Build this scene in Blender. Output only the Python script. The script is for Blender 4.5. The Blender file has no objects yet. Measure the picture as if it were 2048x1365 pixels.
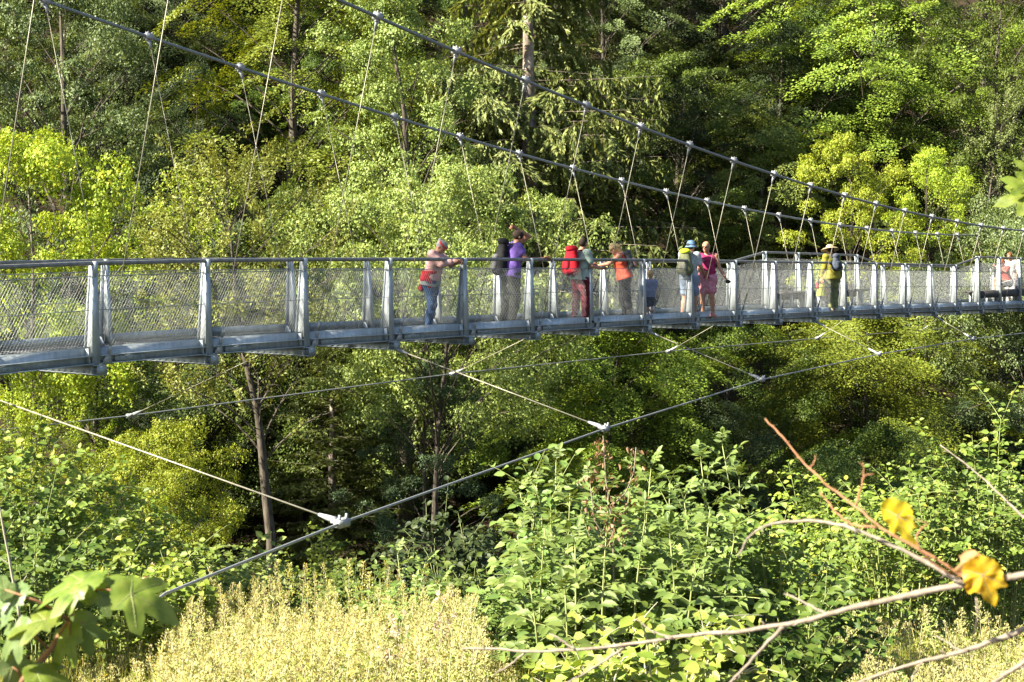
import bpy, math, random
import numpy as np
from mathutils import Vector, Matrix
R_ = math.radians
sc = bpy.context.scene
COL = sc.collection
F_PX, CX, HY = 3000.0, 1024.0, 520.0      # focal length in photo pixels, principal column, horizon row

def at(x, y, Y):
    """the point that lies Y metres ahead on the sight line of photo pixel (x, y)"""
    return np.array([(x-CX)/F_PX*Y, Y, (HY-y)/F_PX*Y])

# ------------------------------------------------------------------ mesh building
class MB:
    def __init__(s): s.v=[]; s.f=[]; s.n=0
    def add(s, v, f):
        v=np.asarray(v,float).reshape(-1,3); f=np.asarray(f,int)
        s.v.append(v); s.f.append(f+s.n); s.n+=len(v)
    def mesh(s, name, mat=None, smooth=False):
        me=bpy.data.meshes.new(name)
        V=np.concatenate(s.v).astype(np.float32) if s.v else np.zeros((0,3),np.float32)
        me.vertices.add(len(V)); me.vertices.foreach_set('co',V.ravel())
        loops=np.concatenate([f.ravel() for f in s.f]).astype(np.int32)
        tot=np.concatenate([np.full(len(f),f.shape[1]) for f in s.f]).astype(np.int32)
        st=np.concatenate([[0],np.cumsum(tot)[:-1]]).astype(np.int32)
        me.loops.add(len(loops)); me.loops.foreach_set('vertex_index',loops)
        me.polygons.add(len(tot)); me.polygons.foreach_set('loop_start',st); me.polygons.foreach_set('loop_total',tot)
        if smooth: me.polygons.foreach_set('use_smooth',np.ones(len(tot),bool))
        me.update(calc_edges=True); me.validate()
        if mat: me.materials.append(mat)
        return me
    def build(s, name, mat=None, parent=None, smooth=False):
        o=bpy.data.objects.new(name, s.mesh(name,mat,smooth)); COL.objects.link(o)
        if parent is not None: o.parent=parent
        return o
    # --- shapes
    def hexa(s, c8): # 8 corners: bottom ring 0-3, top ring 4-7
        s.add(c8,[[3,2,1,0],[4,5,6,7],[0,1,5,4],[1,2,6,5],[2,3,7,6],[3,0,4,7]])
    def box(s, c, ax, ay, az): # centre and three half axes
        c,ax,ay,az=[np.asarray(q,float) for q in (c,ax,ay,az)]
        s.hexa([c-ax-ay-az,c+ax-ay-az,c+ax+ay-az,c-ax+ay-az,c-ax-ay+az,c+ax-ay+az,c+ax+ay+az,c-ax+ay+az])
    def bar(s, a, b, side, up, w, h): # box from a to b, section w (along side) x h (along up)
        a,b,side,up=[np.asarray(q,float) for q in (a,b,side,up)]
        s.box((a+b)/2,(b-a)/2,side*w/2,up*h/2)
    def tube(s, pts, r, n=6, cap=True):
        P=np.asarray(pts,float); m=len(P); r=np.broadcast_to(np.asarray(r,float),(m,))
        T=np.gradient(P,axis=0); T/=np.linalg.norm(T,axis=1)[:,None]+1e-12
        ref=np.array([0,0,1.0]) if abs(T[0,2])<.9 else np.array([1.0,0,0])
        a=np.linspace(0,2*np.pi,n,endpoint=False); V=[]
        for i in range(m):
            x=np.cross(T[i],ref); x/=np.linalg.norm(x)+1e-12; y=np.cross(x,T[i])
            ref=y
            V.append(P[i]+r[i]*(np.cos(a)[:,None]*x+np.sin(a)[:,None]*y))
        V=np.concatenate(V); i=np.arange(m-1)[:,None]*n; j=np.arange(n)[None]; k=(j+1)%n
        f=np.stack([i+j,i+k,i+n+k,i+n+j],-1).reshape(-1,4)
        s.add(V,f)
        if cap and n>2:
            s.f.append(np.array([np.arange(n)[::-1]+s.n-len(V)])); s.f.append(np.array([np.arange(n)+s.n-n]))
    def lathe(s, prof, c, n=20, ax=None):
        """prof: (radius, height) pairs about the axis through c; ax = 3x3 rows (x, y, axis)"""
        A=np.eye(3) if ax is None else np.asarray(ax,float)
        a=np.linspace(0,2*np.pi,n,endpoint=False); V=[]
        for r,h in prof: V.append(np.asarray(c)+r*(np.cos(a)[:,None]*A[0]+np.sin(a)[:,None]*A[1])+h*A[2])
        m=len(prof); i=np.arange(m-1)[:,None]*n; j=np.arange(n)[None]; k=(j+1)%n
        s.add(np.concatenate(V),np.stack([i+j,i+k,i+n+k,i+n+j],-1).reshape(-1,4))
    def leaves(s, P, D, N, L, W, fold=.12, shape=4):
        """many leaves at once: base P, axis D, normal N, length L, width W"""
        D=D/(np.linalg.norm(D,axis=1)[:,None]+1e-9); S=np.cross(D,N); S/=np.linalg.norm(S,axis=1)[:,None]+1e-9
        N=np.cross(S,D); L=np.broadcast_to(L,(len(P),))[:,None]; W=np.broadcast_to(W,(len(P),))[:,None]
        n=len(P)
        if shape==4:
            V=np.stack([P, P+D*L*.42+S*W*.5+N*W*fold, P+D*L-N*L*.08, P+D*L*.42-S*W*.5+N*W*fold],1)
            s.add(V.reshape(-1,3), np.arange(n*4).reshape(-1,4))
        else:  # six-point leaflet creased on its midrib
            V=np.stack([P, P+D*L*.28+S*W*.46+N*W*fold, P+D*L*.62+S*W*.42+N*W*fold*.8, P+D*L-N*L*.14,
                        P+D*L*.62-S*W*.42+N*W*fold*.8, P+D*L*.28-S*W*.46+N*W*fold],1)
            b=np.arange(n)[:,None]*6
            s.add(V.reshape(-1,3), np.concatenate([b+np.array([[0,1,2,3]]), b+np.array([[0,3,4,5]])]))

def empty(name, loc=(0,0,0)):
    o=bpy.data.objects.new(name,None); COL.objects.link(o); o.location=loc; o.empty_display_size=.2; return o
def tag(o, label=None, cat=None, group=None, kind=None):
    if label: o['label']=label
    if cat: o['category']=cat
    if group: o['group']=group
    if kind: o['kind']=kind
    return o
def copy_tree(o, parent=None):
    c=o.copy(); COL.objects.link(c)
    if parent is not None: c.parent=parent
    for ch in list(o.children): copy_tree(ch,c)
    return c
def nrm(v): v=np.asarray(v,float); return v/(np.linalg.norm(v)+1e-12)

# ------------------------------------------------------------------ materials
def newmat(name):
    m=bpy.data.materials.new(name); m.use_nodes=True; nt=m.node_tree; nt.nodes.clear()
    out=nt.nodes.new('ShaderNodeOutputMaterial'); return m,nt,out
def N(nt, typ, **kw):
    n=nt.nodes.new(typ)
    for k,v in kw.items():
        if k in ('inp',):
            for kk,vv in v.items(): n.inputs[kk].default_value=vv
        else: setattr(n,k,v)
    return n
def ramp(nt, stops):
    n=nt.nodes.new('ShaderNodeValToRGB'); e=n.color_ramp.elements
    while len(e)>1: e.remove(e[-1])
    e[0].position=stops[0][0]; e[0].color=(*stops[0][1],1)
    for p,c in stops[1:]:
        q=e.new(p); q.color=(*c,1)
    return n
def leaf_mat(name, cols, trans=.26, rough=.5, hue=.012, val=.20, spec=.22):
    """cols: dark, middle and light leaf colour; each leaf picks its own, each plant is tinted a little"""
    m,nt,out=newmat(name); L=nt.links
    geo=N(nt,'ShaderNodeNewGeometry'); oi=N(nt,'ShaderNodeObjectInfo')
    r=ramp(nt,[(0,cols[0]),(.45,cols[1]),(.9,cols[2]),(1,cols[3] if len(cols)>3 else cols[2])])
    L.new(geo.outputs['Random Per Island'],r.inputs[0])
    hs=N(nt,'ShaderNodeHueSaturation')
    m1=N(nt,'ShaderNodeMapRange',inp={3:.5-hue,4:.5+hue}); m2=N(nt,'ShaderNodeMapRange',inp={3:1-val,4:1+val})
    mul=N(nt,'ShaderNodeMath',operation='MULTIPLY',inp={1:7.31}); fr=N(nt,'ShaderNodeMath',operation='FRACT')
    L.new(oi.outputs['Random'],m1.inputs[0]); L.new(oi.outputs['Random'],mul.inputs[0]); L.new(mul.outputs[0],fr.inputs[0]); L.new(fr.outputs[0],m2.inputs[0])
    L.new(m1.outputs[0],hs.inputs['Hue']); L.new(m2.outputs[0],hs.inputs['Value']); L.new(r.outputs[0],hs.inputs['Color'])
    p=N(nt,'ShaderNodeBsdfPrincipled',inp={'Roughness':rough,'Specular IOR Level':spec})
    t=N(nt,'ShaderNodeBsdfTranslucent'); g=N(nt,'ShaderNodeMix',data_type='RGBA',blend_type='MULTIPLY',inp={0:1.0})
    g.inputs[7].default_value=(1.25,1.1,.45,1)
    L.new(hs.outputs[0],p.inputs['Base Color']); L.new(hs.outputs[0],g.inputs[6]); L.new(g.outputs[2],t.inputs[0])
    mx=N(nt,'ShaderNodeMixShader',inp={0:trans}); L.new(p.outputs[0],mx.inputs[1]); L.new(t.outputs[0],mx.inputs[2]); L.new(mx.outputs[0],out.inputs[0])
    return m
def surf_mat(name, c1, c2, scale=8, rough=.6, metal=0.0, bump=.0, spec=.4, stretch=(1,1,1), detail=5, lo=.35, hi=.65, c3=None):
    """noise-mottled surface of two (or three) colours in object space"""
    m,nt,out=newmat(name); L=nt.links
    tc=N(nt,'ShaderNodeTexCoord'); mp=N(nt,'ShaderNodeMapping'); mp.inputs['Scale'].default_value=stretch
    nz=N(nt,'ShaderNodeTexNoise',inp={'Scale':scale,'Detail':detail,'Roughness':.65})
    L.new(tc.outputs['Object'],mp.inputs[0]); L.new(mp.outputs[0],nz.inputs[0])
    r=ramp(nt,[(lo,c1),(hi,c2)]+([(min(1,hi+.12),c3)] if c3 else [])); L.new(nz.outputs[0],r.inputs[0])
    p=N(nt,'ShaderNodeBsdfPrincipled',inp={'Roughness':rough,'Metallic':metal,'Specular IOR Level':spec})
    L.new(r.outputs[0],p.inputs['Base Color'])
    if bump:
        b=N(nt,'ShaderNodeBump',inp={'Strength':bump,'Distance':.02}); L.new(nz.outputs[0],b.inputs['Height']); L.new(b.outputs[0],p.inputs['Normal'])
    L.new(p.outputs[0],out.inputs[0]); return m

M={}
M['steel']=surf_mat('galvanised_steel',(0.293,0.330,0.345),(0.509,0.554,0.569),scale=14,rough=.42,metal=.25,bump=.06,stretch=(1,1,.28),lo=.3,hi=.7)
M['steel_dull']=surf_mat('dull_steel',(0.186,0.221,0.231),(0.352,0.389,0.398),scale=9,rough=.5,metal=.2,bump=.08,lo=.3,hi=.7)
M['rail']=surf_mat('rail_steel',(0.131,0.131,0.126),(0.246,0.246,0.234),scale=12,rough=.45,metal=.3)
M['rope']=surf_mat('wire_rope',(0.208,0.221,0.221),(0.364,0.377,0.364),scale=60,rough=.4,metal=.35,bump=.3,stretch=(1,1,1))
M['rope_light']=surf_mat('pale_wire_rope',(0.221,0.204,0.150),(0.338,0.319,0.248),scale=80,rough=.4,metal=.2,bump=.2)
M['cable']=surf_mat('main_cable',(0.139,0.151,0.156),(0.277,0.302,0.302),scale=50,rough=.5,metal=.3,bump=.3)
M['mesh']=surf_mat('mesh_wire',(0.270,0.292,0.292),(0.405,0.428,0.428),scale=20,rough=.4,metal=.3)
M['clamp']=surf_mat('zinc_clamp',(0.265,0.279,0.286),(0.390,0.397,0.405),scale=20,rough=.45,metal=.15)
M['grate']=surf_mat('deck_grating',(0.070,0.073,0.073),(0.126,0.130,0.130),scale=25,rough=.6,metal=.2)
M['bench']=surf_mat('bench_timber',(0.033,0.033,0.033),(0.066,0.063,0.060),scale=9,rough=.7,stretch=(1,1,6))
M['bark']=surf_mat('grey_brown_bark',(0.045,0.038,0.030),(0.128,0.109,0.086),scale=5,rough=.9,bump=.8,stretch=(3,3,.7),spec=.15)
M['bark_pale']=surf_mat('pale_bark',(0.090,0.081,0.066),(0.204,0.186,0.156),scale=6,rough=.9,bump=.7,stretch=(3,3,.6),spec=.15)
M['bark_spruce']=surf_mat('spruce_bark',(0.137,0.108,0.083),(0.351,0.302,0.254),scale=7,rough=.95,bump=.9,stretch=(2,2,.8),spec=.1)
M['twig']=surf_mat('dry_twig',(0.149,0.119,0.089),(0.258,0.218,0.174),scale=30,rough=.8,bump=.4)
M['twig_brown']=surf_mat('brown_twig',(.20,.09,.04),(.36,.18,.09),scale=30,rough=.8,bump=.3)
M['stem_green']=surf_mat('green_stem',(.16,.20,.06),(.30,.33,.12),scale=10,rough=.6)
M['stem_pale']=surf_mat('pale_stem',(0.315,0.285,0.203),(0.465,0.427,0.315),scale=10,rough=.8)
M['stem_red']=surf_mat('reddish_stem',(.22,.06,.03),(.36,.13,.06),scale=10,rough=.6)
G=lambda a,b,c,d=None:[a,b,c]+([d] if d else [])
LM={}
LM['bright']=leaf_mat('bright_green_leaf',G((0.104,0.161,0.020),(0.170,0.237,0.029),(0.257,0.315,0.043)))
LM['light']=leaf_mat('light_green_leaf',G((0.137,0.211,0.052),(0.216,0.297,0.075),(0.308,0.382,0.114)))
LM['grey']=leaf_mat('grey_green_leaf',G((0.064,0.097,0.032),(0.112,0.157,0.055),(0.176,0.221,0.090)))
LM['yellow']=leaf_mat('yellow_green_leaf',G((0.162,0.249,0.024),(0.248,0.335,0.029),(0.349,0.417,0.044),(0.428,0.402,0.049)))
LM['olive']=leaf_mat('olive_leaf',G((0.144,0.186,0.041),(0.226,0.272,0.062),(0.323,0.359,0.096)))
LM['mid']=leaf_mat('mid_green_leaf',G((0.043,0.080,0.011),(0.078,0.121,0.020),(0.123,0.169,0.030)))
LM['dark']=leaf_mat('dark_green_shade_leaf',G((0.016,0.032,0.011),(0.030,0.048,0.015),(0.047,0.069,0.023)))  # dark green lowered further: the shade of the wood put into the colour
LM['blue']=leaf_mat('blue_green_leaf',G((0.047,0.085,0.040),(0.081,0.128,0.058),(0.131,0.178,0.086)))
LM['spruce']=leaf_mat('spruce_needle',G((0.086,0.125,0.035),(0.151,0.194,0.055),(0.238,0.270,0.084)),trans=.2)
LM['spruce2']=leaf_mat('young_spruce_needle',G((.060,.090,.016),(.105,.14,.028),(.16,.19,.045)),trans=.25)
LM['pale']=leaf_mat('pale_larch_leaf',G((0.138,0.178,0.052),(0.207,0.247,0.081),(0.287,0.316,0.115)))
LM['elder']=leaf_mat('elder_leaf',G((0.084,0.140,0.028),(0.138,0.207,0.046),(0.188,0.260,0.064)),rough=.5,spec=.3)
LM['hazel']=leaf_mat('hazel_leaf',G((0.117,0.192,0.024),(0.198,0.283,0.042),(0.292,0.362,0.073),(0.419,0.407,0.073)),rough=.5,spec=.3)
LM['bramble']=leaf_mat('bramble_leaf',G((0.080,0.132,0.020),(0.139,0.209,0.033),(0.213,0.287,0.055),(0.340,0.330,0.055)),spec=.25)
LM['weed']=leaf_mat('faded_weed_leaf',G((0.165,0.249,0.043),(0.308,0.361,0.086),(0.462,0.474,0.157),(0.505,0.428,0.182)),trans=.35)
LM['grass']=leaf_mat('grass_blade',G((0.143,0.190,0.033),(0.247,0.274,0.055),(0.390,0.356,0.099),(0.520,0.380,0.154)),trans=.35)
LM['litter']=leaf_mat('withered_leaf',G((.10,.05,.025),(.20,.11,.06),(.32,.20,.12)),trans=.2)
LM['fluff']=leaf_mat('seed_fluff',G((.55,.42,.40),(.70,.58,.54),(.80,.72,.66)),trans=.4)
LM['plume']=leaf_mat('weed_plume',G((0.345,0.372,0.125),(0.504,0.497,0.199),(0.620,0.575,0.283),(0.414,0.252,0.120)),trans=.4)
LM['autumn']=leaf_mat('autumn_leaf',G((.45,.24,.02),(.62,.40,.02),(.70,.48,.03)),trans=.45)
# ------------------------------------------------------------------ the suspension footbridge
u=np.array([.6,.8,0.]); v=np.array([.8,-.6,0.]); Z=np.array([0,0,1.]); WID=2.19
K0,K1=-4,23
_zk=[-5,-3,-2,-1,0,1,2,4,6,8,10,12,14,16,19,24]; _zv=[-.36,-.20,-.13,-.075,-.015,.015,.033,.036,.03,.012,-.022,-.05,-.09,-.14,-.20,-.33]
def zr(k): return float(np.interp(k,_zk,_zv))
def near(k,o=0,z=0): return np.array([-5.3+1.125*k,19+1.5*k,zr(k)+z])+v*o      # o = metres outward, z = above the rail line
def far(k,o=0,z=0): return near(k,0,z)-v*(WID+o)
bridge=empty('suspension_footbridge',near(0,-WID/2,-1.43))
tag(bridge,'galvanised steel suspension footbridge with wire mesh railings spanning the wooded valley','footbridge')
BL=np.array(bridge.location)
def bpart(mb,name,mat,smooth=False,parent=None):
    mb.v=[a-BL for a in mb.v] if parent is None or parent is bridge else [a-BL for a in mb.v]
    return mb.build(name,mat,parent or bridge,smooth)
SIDES=[(near,1.0),(far,-1.0)]
RAISED={1.0:range(17,22),-1.0:range(12,16)}
def rail_h(side,k): return .27 if k in RAISED[side] else 0.0
for fn,sd in SIDES:
    w=v*sd
    # handrail: one tube per side, stepping up at the viewing bay
    pts=[fn(k,.0,rail_h(sd,k)-.028) for k in range(K0,K1+1)]
    mb=MB(); mb.tube(pts,.03,10); bpart(mb,'handrail',M['rail'],True)
    mb=MB(); mb.tube([fn(k,.012,-.19) for k in range(K0,K1+1)],.007,6); bpart(mb,'mesh_border_rope',M['rope'],True)
    mb=MB(); mb.tube([fn(k,.012,-.62) for k in range(K0,K1+1)],.005,6); bpart(mb,'middle_rope',M['rope'],True)
    for k in range(K0,K1+1):
        h=rail_h(sd,k); b=fn(k,0,0)
        # tapered post, deep at the foot, narrow at the head: a flat web plate with an outer flange
        mb=MB(); zt,zb=h-.055,-1.30
        o0,o1,i0,i1=.02,.055,-.05,-.155     # outer edge head/foot, inner edge head/foot
        def ring(z,oi,oo,t): return [b+u*-t+w*oo+Z*z, b+u*t+w*oo+Z*z, b+u*t+w*oi+Z*z, b+u*-t+w*oi+Z*z]
        mb.hexa(ring(zb,i1,o1-.012,.013)+ring(zt,i0,o0-.012,.011))
        mb.hexa(ring(zb,o1-.010,o1+.004,.062)+ring(zt,o0-.010,o0+.004,.042))
        mb.hexa(ring(zb,i1-.008,i1+.004,.040)+ring(zt,i0-.008,i0+.004,.030))
        # flared head that carries the rail
        mb.hexa(ring(zt-.16,i0+.015,o0+.007,.018)+ring(h-.004,-.075,.062,.030))
        post=bpart(mb,'railing_post',M['steel'])
        mb=MB()   # foot plate leaning against the post, and the hanger bracket beside it
        mb.hexa([b+u*s_+w*o_+Z*z_ for s_,o_,z_ in [(-.10,.058,-1.31),(-.088,.058,-1.31),(-.088,-.17,-1.31),(-.10,-.17,-1.31),(-.135,.065,-1.10),(-.123,.065,-1.10),(-.123,-.10,-1.13),(-.135,-.10,-1.13)]])
        bpart(mb,'foot_plate',M['steel'],parent=post)
        mb=MB()
        mb.add([b+u*.07+w*.085+Z*-1.31,b+u*.22+w*.085+Z*-1.31,b+u*.20+w*.085+Z*-1.16,b+u*.15+w*.085+Z*-1.16,
                b+u*.07+w*.069+Z*-1.31,b+u*.22+w*.069+Z*-1.31,b+u*.20+w*.069+Z*-1.16,b+u*.15+w*.069+Z*-1.16],
               [[0,1,2,3],[7,6,5,4],[0,4,5,1],[1,5,6,2],[2,6,7,3],[3,7,4,0]])
        bpart(mb,'hanger_bracket',M['clamp'],parent=post)
        for q in (0,1):
            pass
        if k<K1:
            b2=fn(k+1,0,0); h2=rail_h(sd,k+1)
            e0,e1=b+u*.03,b2-u*.03; up=Z
            # wire mesh: two families of slanting wires between the posts
            mb=MB(); Lm=np.linalg.norm(e1-e0); zlo=-1.075; bay=(h>0 or h2>0); zlo=-.62 if (bay and sd>0 and h2>0) else zlo
            sp=.048; slope=.60
            for fam in (1,-1):
                x=-slope*1.2
                while x<Lm+slope*1.2:
                    # clip the wire to the panel
                    pts=[]
                    for zz in (zlo,0):
                        pass
                    za,zb_=zlo,-.19
                    top=lambda t: -.19 if not bay else (.9*((h)*(1-t)+(h2)*t)-.15)
                    zt_=max(top(0),top(1))
                    xa=x; xb=x+fam*slope*(zt_-zlo)
                    ta,tb=0.,1.
                    dx=xb-xa
                    lo,hi=sorted(((0-xa)/dx,(Lm-xa)/dx)); ta=max(ta,lo); tb=min(tb,hi)
                    if bay:
                        # stop at the sloping upper border
                        f0=lambda t:(zlo+t*(zt_-zlo))-top(np.clip((xa+t*dx)/Lm,0,1))
                        while tb>ta and f0(tb)>0: tb-=.02
                    if tb-ta>.03:
                        q=[]
                        for t in (ta,tb):
                            xx=(xa+t*dx)/Lm
                            q.append(e0*(1-xx)+e1*xx+w*(.012+.003*fam)+Z*(zlo+t*(zt_-zlo)))
                        mb.tube(q,.0013,3,cap=False)
                    x+=sp
            bpart(mb,'mesh_panel',M['mesh'])
            # toe board, edge channel with a splice plate, bolts
            mb=MB(); mb.bar(e0+w*-.03+Z*-1.145,e1+w*-.03+Z*-1.145,w,Z,.012,.115); bpart(mb,'toe_board',M['steel_dull'])
            mb=MB()
            f0,f1=b+u*.062,b2-u*.062
            mb.bar(f0+w*.0+Z*-1.200,f1+w*.0+Z*-1.200,w,Z,.010,.20)          # web
            mb.bar(f0+w*.052+Z*-1.197,f1+w*.052+Z*-1.197,w,Z,.092,.012)       # upper flange
            mb.bar(f0+w*.045+Z*-1.300,f1+w*.045+Z*-1.300,w,Z,.080,.012)
            eb=bpart(mb,'edge_beam',M['steel'])
            mb=MB(); mid=b*.72+b2*.28
            mb.box(mid+w*.062+Z*-1.249,u*.24,w*.005,Z*.038)
            for q in (-.17,-.06,.06,.17): mb.lathe([(0,.012),(.013,.012),(.013,0)],mid+u*q+w*.067+Z*-1.249,6,[u,Z,w])
            bpart(mb,'splice_plate',M['steel_dull'],parent=eb)
for k in range(K0,K1+1):
    mb=MB(); a=near(k,.16,-1.31); b=far(k,.16,-1.31)
    mb.bar(a+Z*-.006,b+Z*-.006,u,Z,.16,.012); mb.bar(a+Z*-.066,b+Z*-.066,u,Z,.012,.108); mb.bar(a+Z*-.126,b+Z*-.126,u,Z,.16,.012)
    mb.box(a+v*.005+Z*-.066,u*.07,v*.005,Z*.052); mb.box(a-v*.12+Z*-.066,u*.07,v*.005,Z*.052)
    bpart(mb,'crossbeam',M['steel_dull'])
    if k<K1:
        mb=MB(); a,b=near(k,-.05,-1.235)+u*.01,near(k+1,-.05,-1.235)-u*.01
        n=16
        for i in range(n+1):       # bearing bars of the open grating
            o=v*(-(WID-.1)*i/n); mb.bar(a+o,b+o,v,Z,.012,.035)
        for i in range(13):
            t=i/12; c=a*(1-t)+b*t; mb.bar(c,c-v*(WID-.1),u,Z,.05,.024)
        bpart(mb,'deck_grating',M['grate'])
# suspension cables: offset outward and height above the rail line at each post
nearC={2:(755,35),3:(913,103),4:(1051,162),5:(1172,212),6:(1281,256),7:(1380,291),8:(1468,321),9:(1547,348),10:(1620,372),11:(1689,393),12:(1753,411),13:(1809,423),14:(1866,433),15:(1916,444),16:(1962,452),17:(2005,458)}
farC={1:(83,5),2:(296,72),3:(482,134),4:(646,190),5:(794,237),6:(924,274),7:(1040,307),8:(1147,338),9:(1244,362),10:(1331,383),11:(1411,403),12:(1485,418),13:(1556,431),14:(1620,444),15:(1677,451),16:(1735,457),17:(1790,463)}
def fitC(fn,sg,tab):
    ks=[];os_=[];zs=[]
    for k,(px,py) in tab.items():
        b=fn(k); r=(px-CX)/F_PX; d=v*sg
        t=(r*b[1]-b[0])/(d[0]-r*d[1]); p=b+d*t
        ks.append(k); os_.append(t); zs.append((HY-py)/F_PX*p[1])
    co=np.polyfit(ks,os_,2); cz=np.polyfit(ks,zs,3)
    return (lambda k: fn(k)*[1,1,0]+v*sg*np.polyval(co,k)+Z*np.polyval(cz,k)), co, cz
cabN,_,_=fitC(near,1,nearC); cabF,_,_=fitC(far,-1,farC)
for fn,sd,cab in ((near,1,cabN),(far,-1,cabF)):
    w=v*sd
    mb=MB(); mb.tube([cab(k) for k in np.arange(K0-1,K1+.01,.5)],.027,8); bpart(mb,'main_cable',M['cable'],True)
    for k in range(K0,K1+1):
        top=cab(k); foot=fn(k,.077,-1.19)+u*.175; d=nrm(foot-top)
        mb=MB(); mb.tube([top+d*.16,foot-d*.25],.0065 if sd>0 else .0058,6); hg=bpart(mb,'hanger_rope',M['rope_light'],True)
        mb=MB(); mb.tube([foot-d*.27,foot-d*.12],.020,8); mb.tube([foot-d*.12,foot-d*.08,foot+d*.01],[.020,.028,.022],8); bpart(mb,'turnbuckle',M['clamp'],parent=hg)
        tg=nrm(cab(k+.1)-cab(k-.1)); sdv=nrm(np.cross(tg,Z)); upv=np.cross(sdv,tg)
        mb=MB(); mb.box(top+upv*.005,tg*.062,sdv*.052,upv*.040); mb.box(top+upv*.052,tg*.05,sdv*.034,upv*.012); mb.box(top-upv*.050,tg*.04,sdv*.020,upv*.022)
        for q in (-1,1):
            mb.lathe([(.011,0),(.011,.03),(0,.03)],top+tg*.038*q+sdv*.03+upv*.05,6,[tg,sdv,upv]); mb.lathe([(.011,0),(.011,.03),(0,.03)],top+tg*.038*q-sdv*.03+upv*.05,6,[tg,sdv,upv])
        cl=bpart(mb,'cable_clamp',M['clamp'])
        mb=MB(); mb.tube([top-upv*.06,top+d*.11,top+d*.2],[.030,.024,.015],8); bpart(mb,'rope_socket',M['clamp'],parent=cl)
# wind cables, held off below the deck by slanting ties
nearW={-1:(6.07,-2.43),3:(4.05,-2.37),7:(2.61,-2.23),11:(1.71,-2.17),15:(1.2,-2.15),19:(.95,-2.2)}
farW={-1:(6.07,-3.15),3:(4.05,-2.83),7:(2.61,-2.46),11:(1.71,-2.31),15:(1.2,-2.28),19:(1.0,-2.32)}
for fn,sd,tab in ((near,1,nearW),(far,-1,farW)):
    w=v*sd; ks=np.array(sorted(tab)); tt=np.array([tab[k][0] for k in ks]); zz=np.array([tab[k][1] for k in ks])
    ct=np.polyfit(ks,tt,3); cz=np.polyfit(ks,zz,3)
    pos=lambda k,tt=tt,zz=zz,ks=ks,fn=fn,w=w,ct=ct,cz=cz: fn(k)*[1,1,0]+w*(np.interp(k,ks,tt))+Z*np.interp(k,ks,zz)
    P=[pos(k) for k in ks]
    if sd>0:
        P0=at(330,1188,11.4); P=[P0+(P0-P[0])*.10-Z*.05]+[P0]+P     # runs down to its anchor in the bank
    else:
        d=P[0]-P[1]; P=[P[0]+d*1.2]+P
    d=P[-1]-P[-2]; P=P+[P[-1]+d]
    mb=MB(); mb.tube(P,.0135,7); bpart(mb,'wind_cable',M['rope'],True)
    for k in ks:
        c=pos(k); a=fn(k,.1,-1.42); d=nrm(a-c)
        mb=MB(); mb.tube([a,c+d*.12],.0095 if sd>0 else .007,6); tie=bpart(mb,'tie_rope',M['rope_light'],True)
        mb=MB(); mb.tube([c+d*.08,c+d*.16,c+d*.30],[.036,.030,.016],8); bpart(mb,'rope_socket',M['clamp'],parent=tie); mb=MB(); mb.tube([a-d*.02,a-d*.2,a-d*.3],[.026,.026,.014],8); bpart(mb,'rope_socket',M['clamp'],parent=tie)
        k2=pos(k+.5)-pos(k-.5); tg=nrm(k2); sv=nrm(np.cross(tg,d)); n2=np.cross(sv,tg)
        mb=MB(); mb.box(c,tg*.085,n2*.036,sv*.036); mb.box(c+n2*.05,tg*.05,n2*.05,sv*.018)
        for q in (-1,1): mb.lathe([(.014,0),(.014,.05),(0,.05)],c+tg*.055*q-n2*.0+sv*.03,6,[tg,n2,sv])
        bpart(mb,'wind_cable_clamp',M['clamp'])
# benches in the two viewing bays
def bench(k0,k1,fn,sd,label):
    w=v*sd; a,b=fn(k0,-.03,0),fn(k1,-.03,0); c=(a+b)/2-w*.25+Z*-1.22
    o=empty('bay_bench',c); tag(o,label,'bench','benches in the viewing bays'); 
    uu=nrm((b-a)*[1,1,0]); L=np.linalg.norm((b-a)[:2])/2-.06
    mb=MB()
    for q in (-.17,0,.17): mb.box(Z*.45+w*q,uu*L,w*.075,Z*.025)
    mb.build('seat',M['bench'],o)
    mb=MB(); mb.box(Z*.37+w*.245,uu*L,w*.012,Z*.11); mb.build('front_board',M['bench'],o)
    for q in (-.8,-.27,.27,.8):
        mb=MB()
        for s_ in (-.17,.15): mb.box(Z*.21+uu*L*q+w*s_,uu*.03,w*.03,Z*.212)
        mb.build('leg',M['steel'],o)
bench(17,20,near,1,'dark timber bench with boarded front in the raised bay facing the camera side')
bench(12,15,far,-1,'dark timber bench behind the mesh beside the person in the straw hat')
# ------------------------------------------------------------------ terrain, light, camera
_ty=[-40,-10,0,8,16,22,30,40,46,54,62,75,90,120,200,320]; _tz=[2,-.5,-1.75,-3.0,-4.4,-6.2,-8.6,-9.2,-8.0,-4.5,.5,9,19,38,70,95]
def terrain(X,Y):
    X=np.asarray(X,float); Y=np.asarray(Y,float)
    e=Y-.30*np.clip(X,-40,40)*np.clip((Y-30)/15,0,1)
    z=np.interp(e,_ty,_tz)
    return z+.25*np.sin(X*.9+1.3)*np.sin(Y*.7+.4)*np.clip(Y/12,0,1)+.5*np.sin(X*.31+Y*.17)*np.clip((Y-18)/20,0,1)
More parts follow.
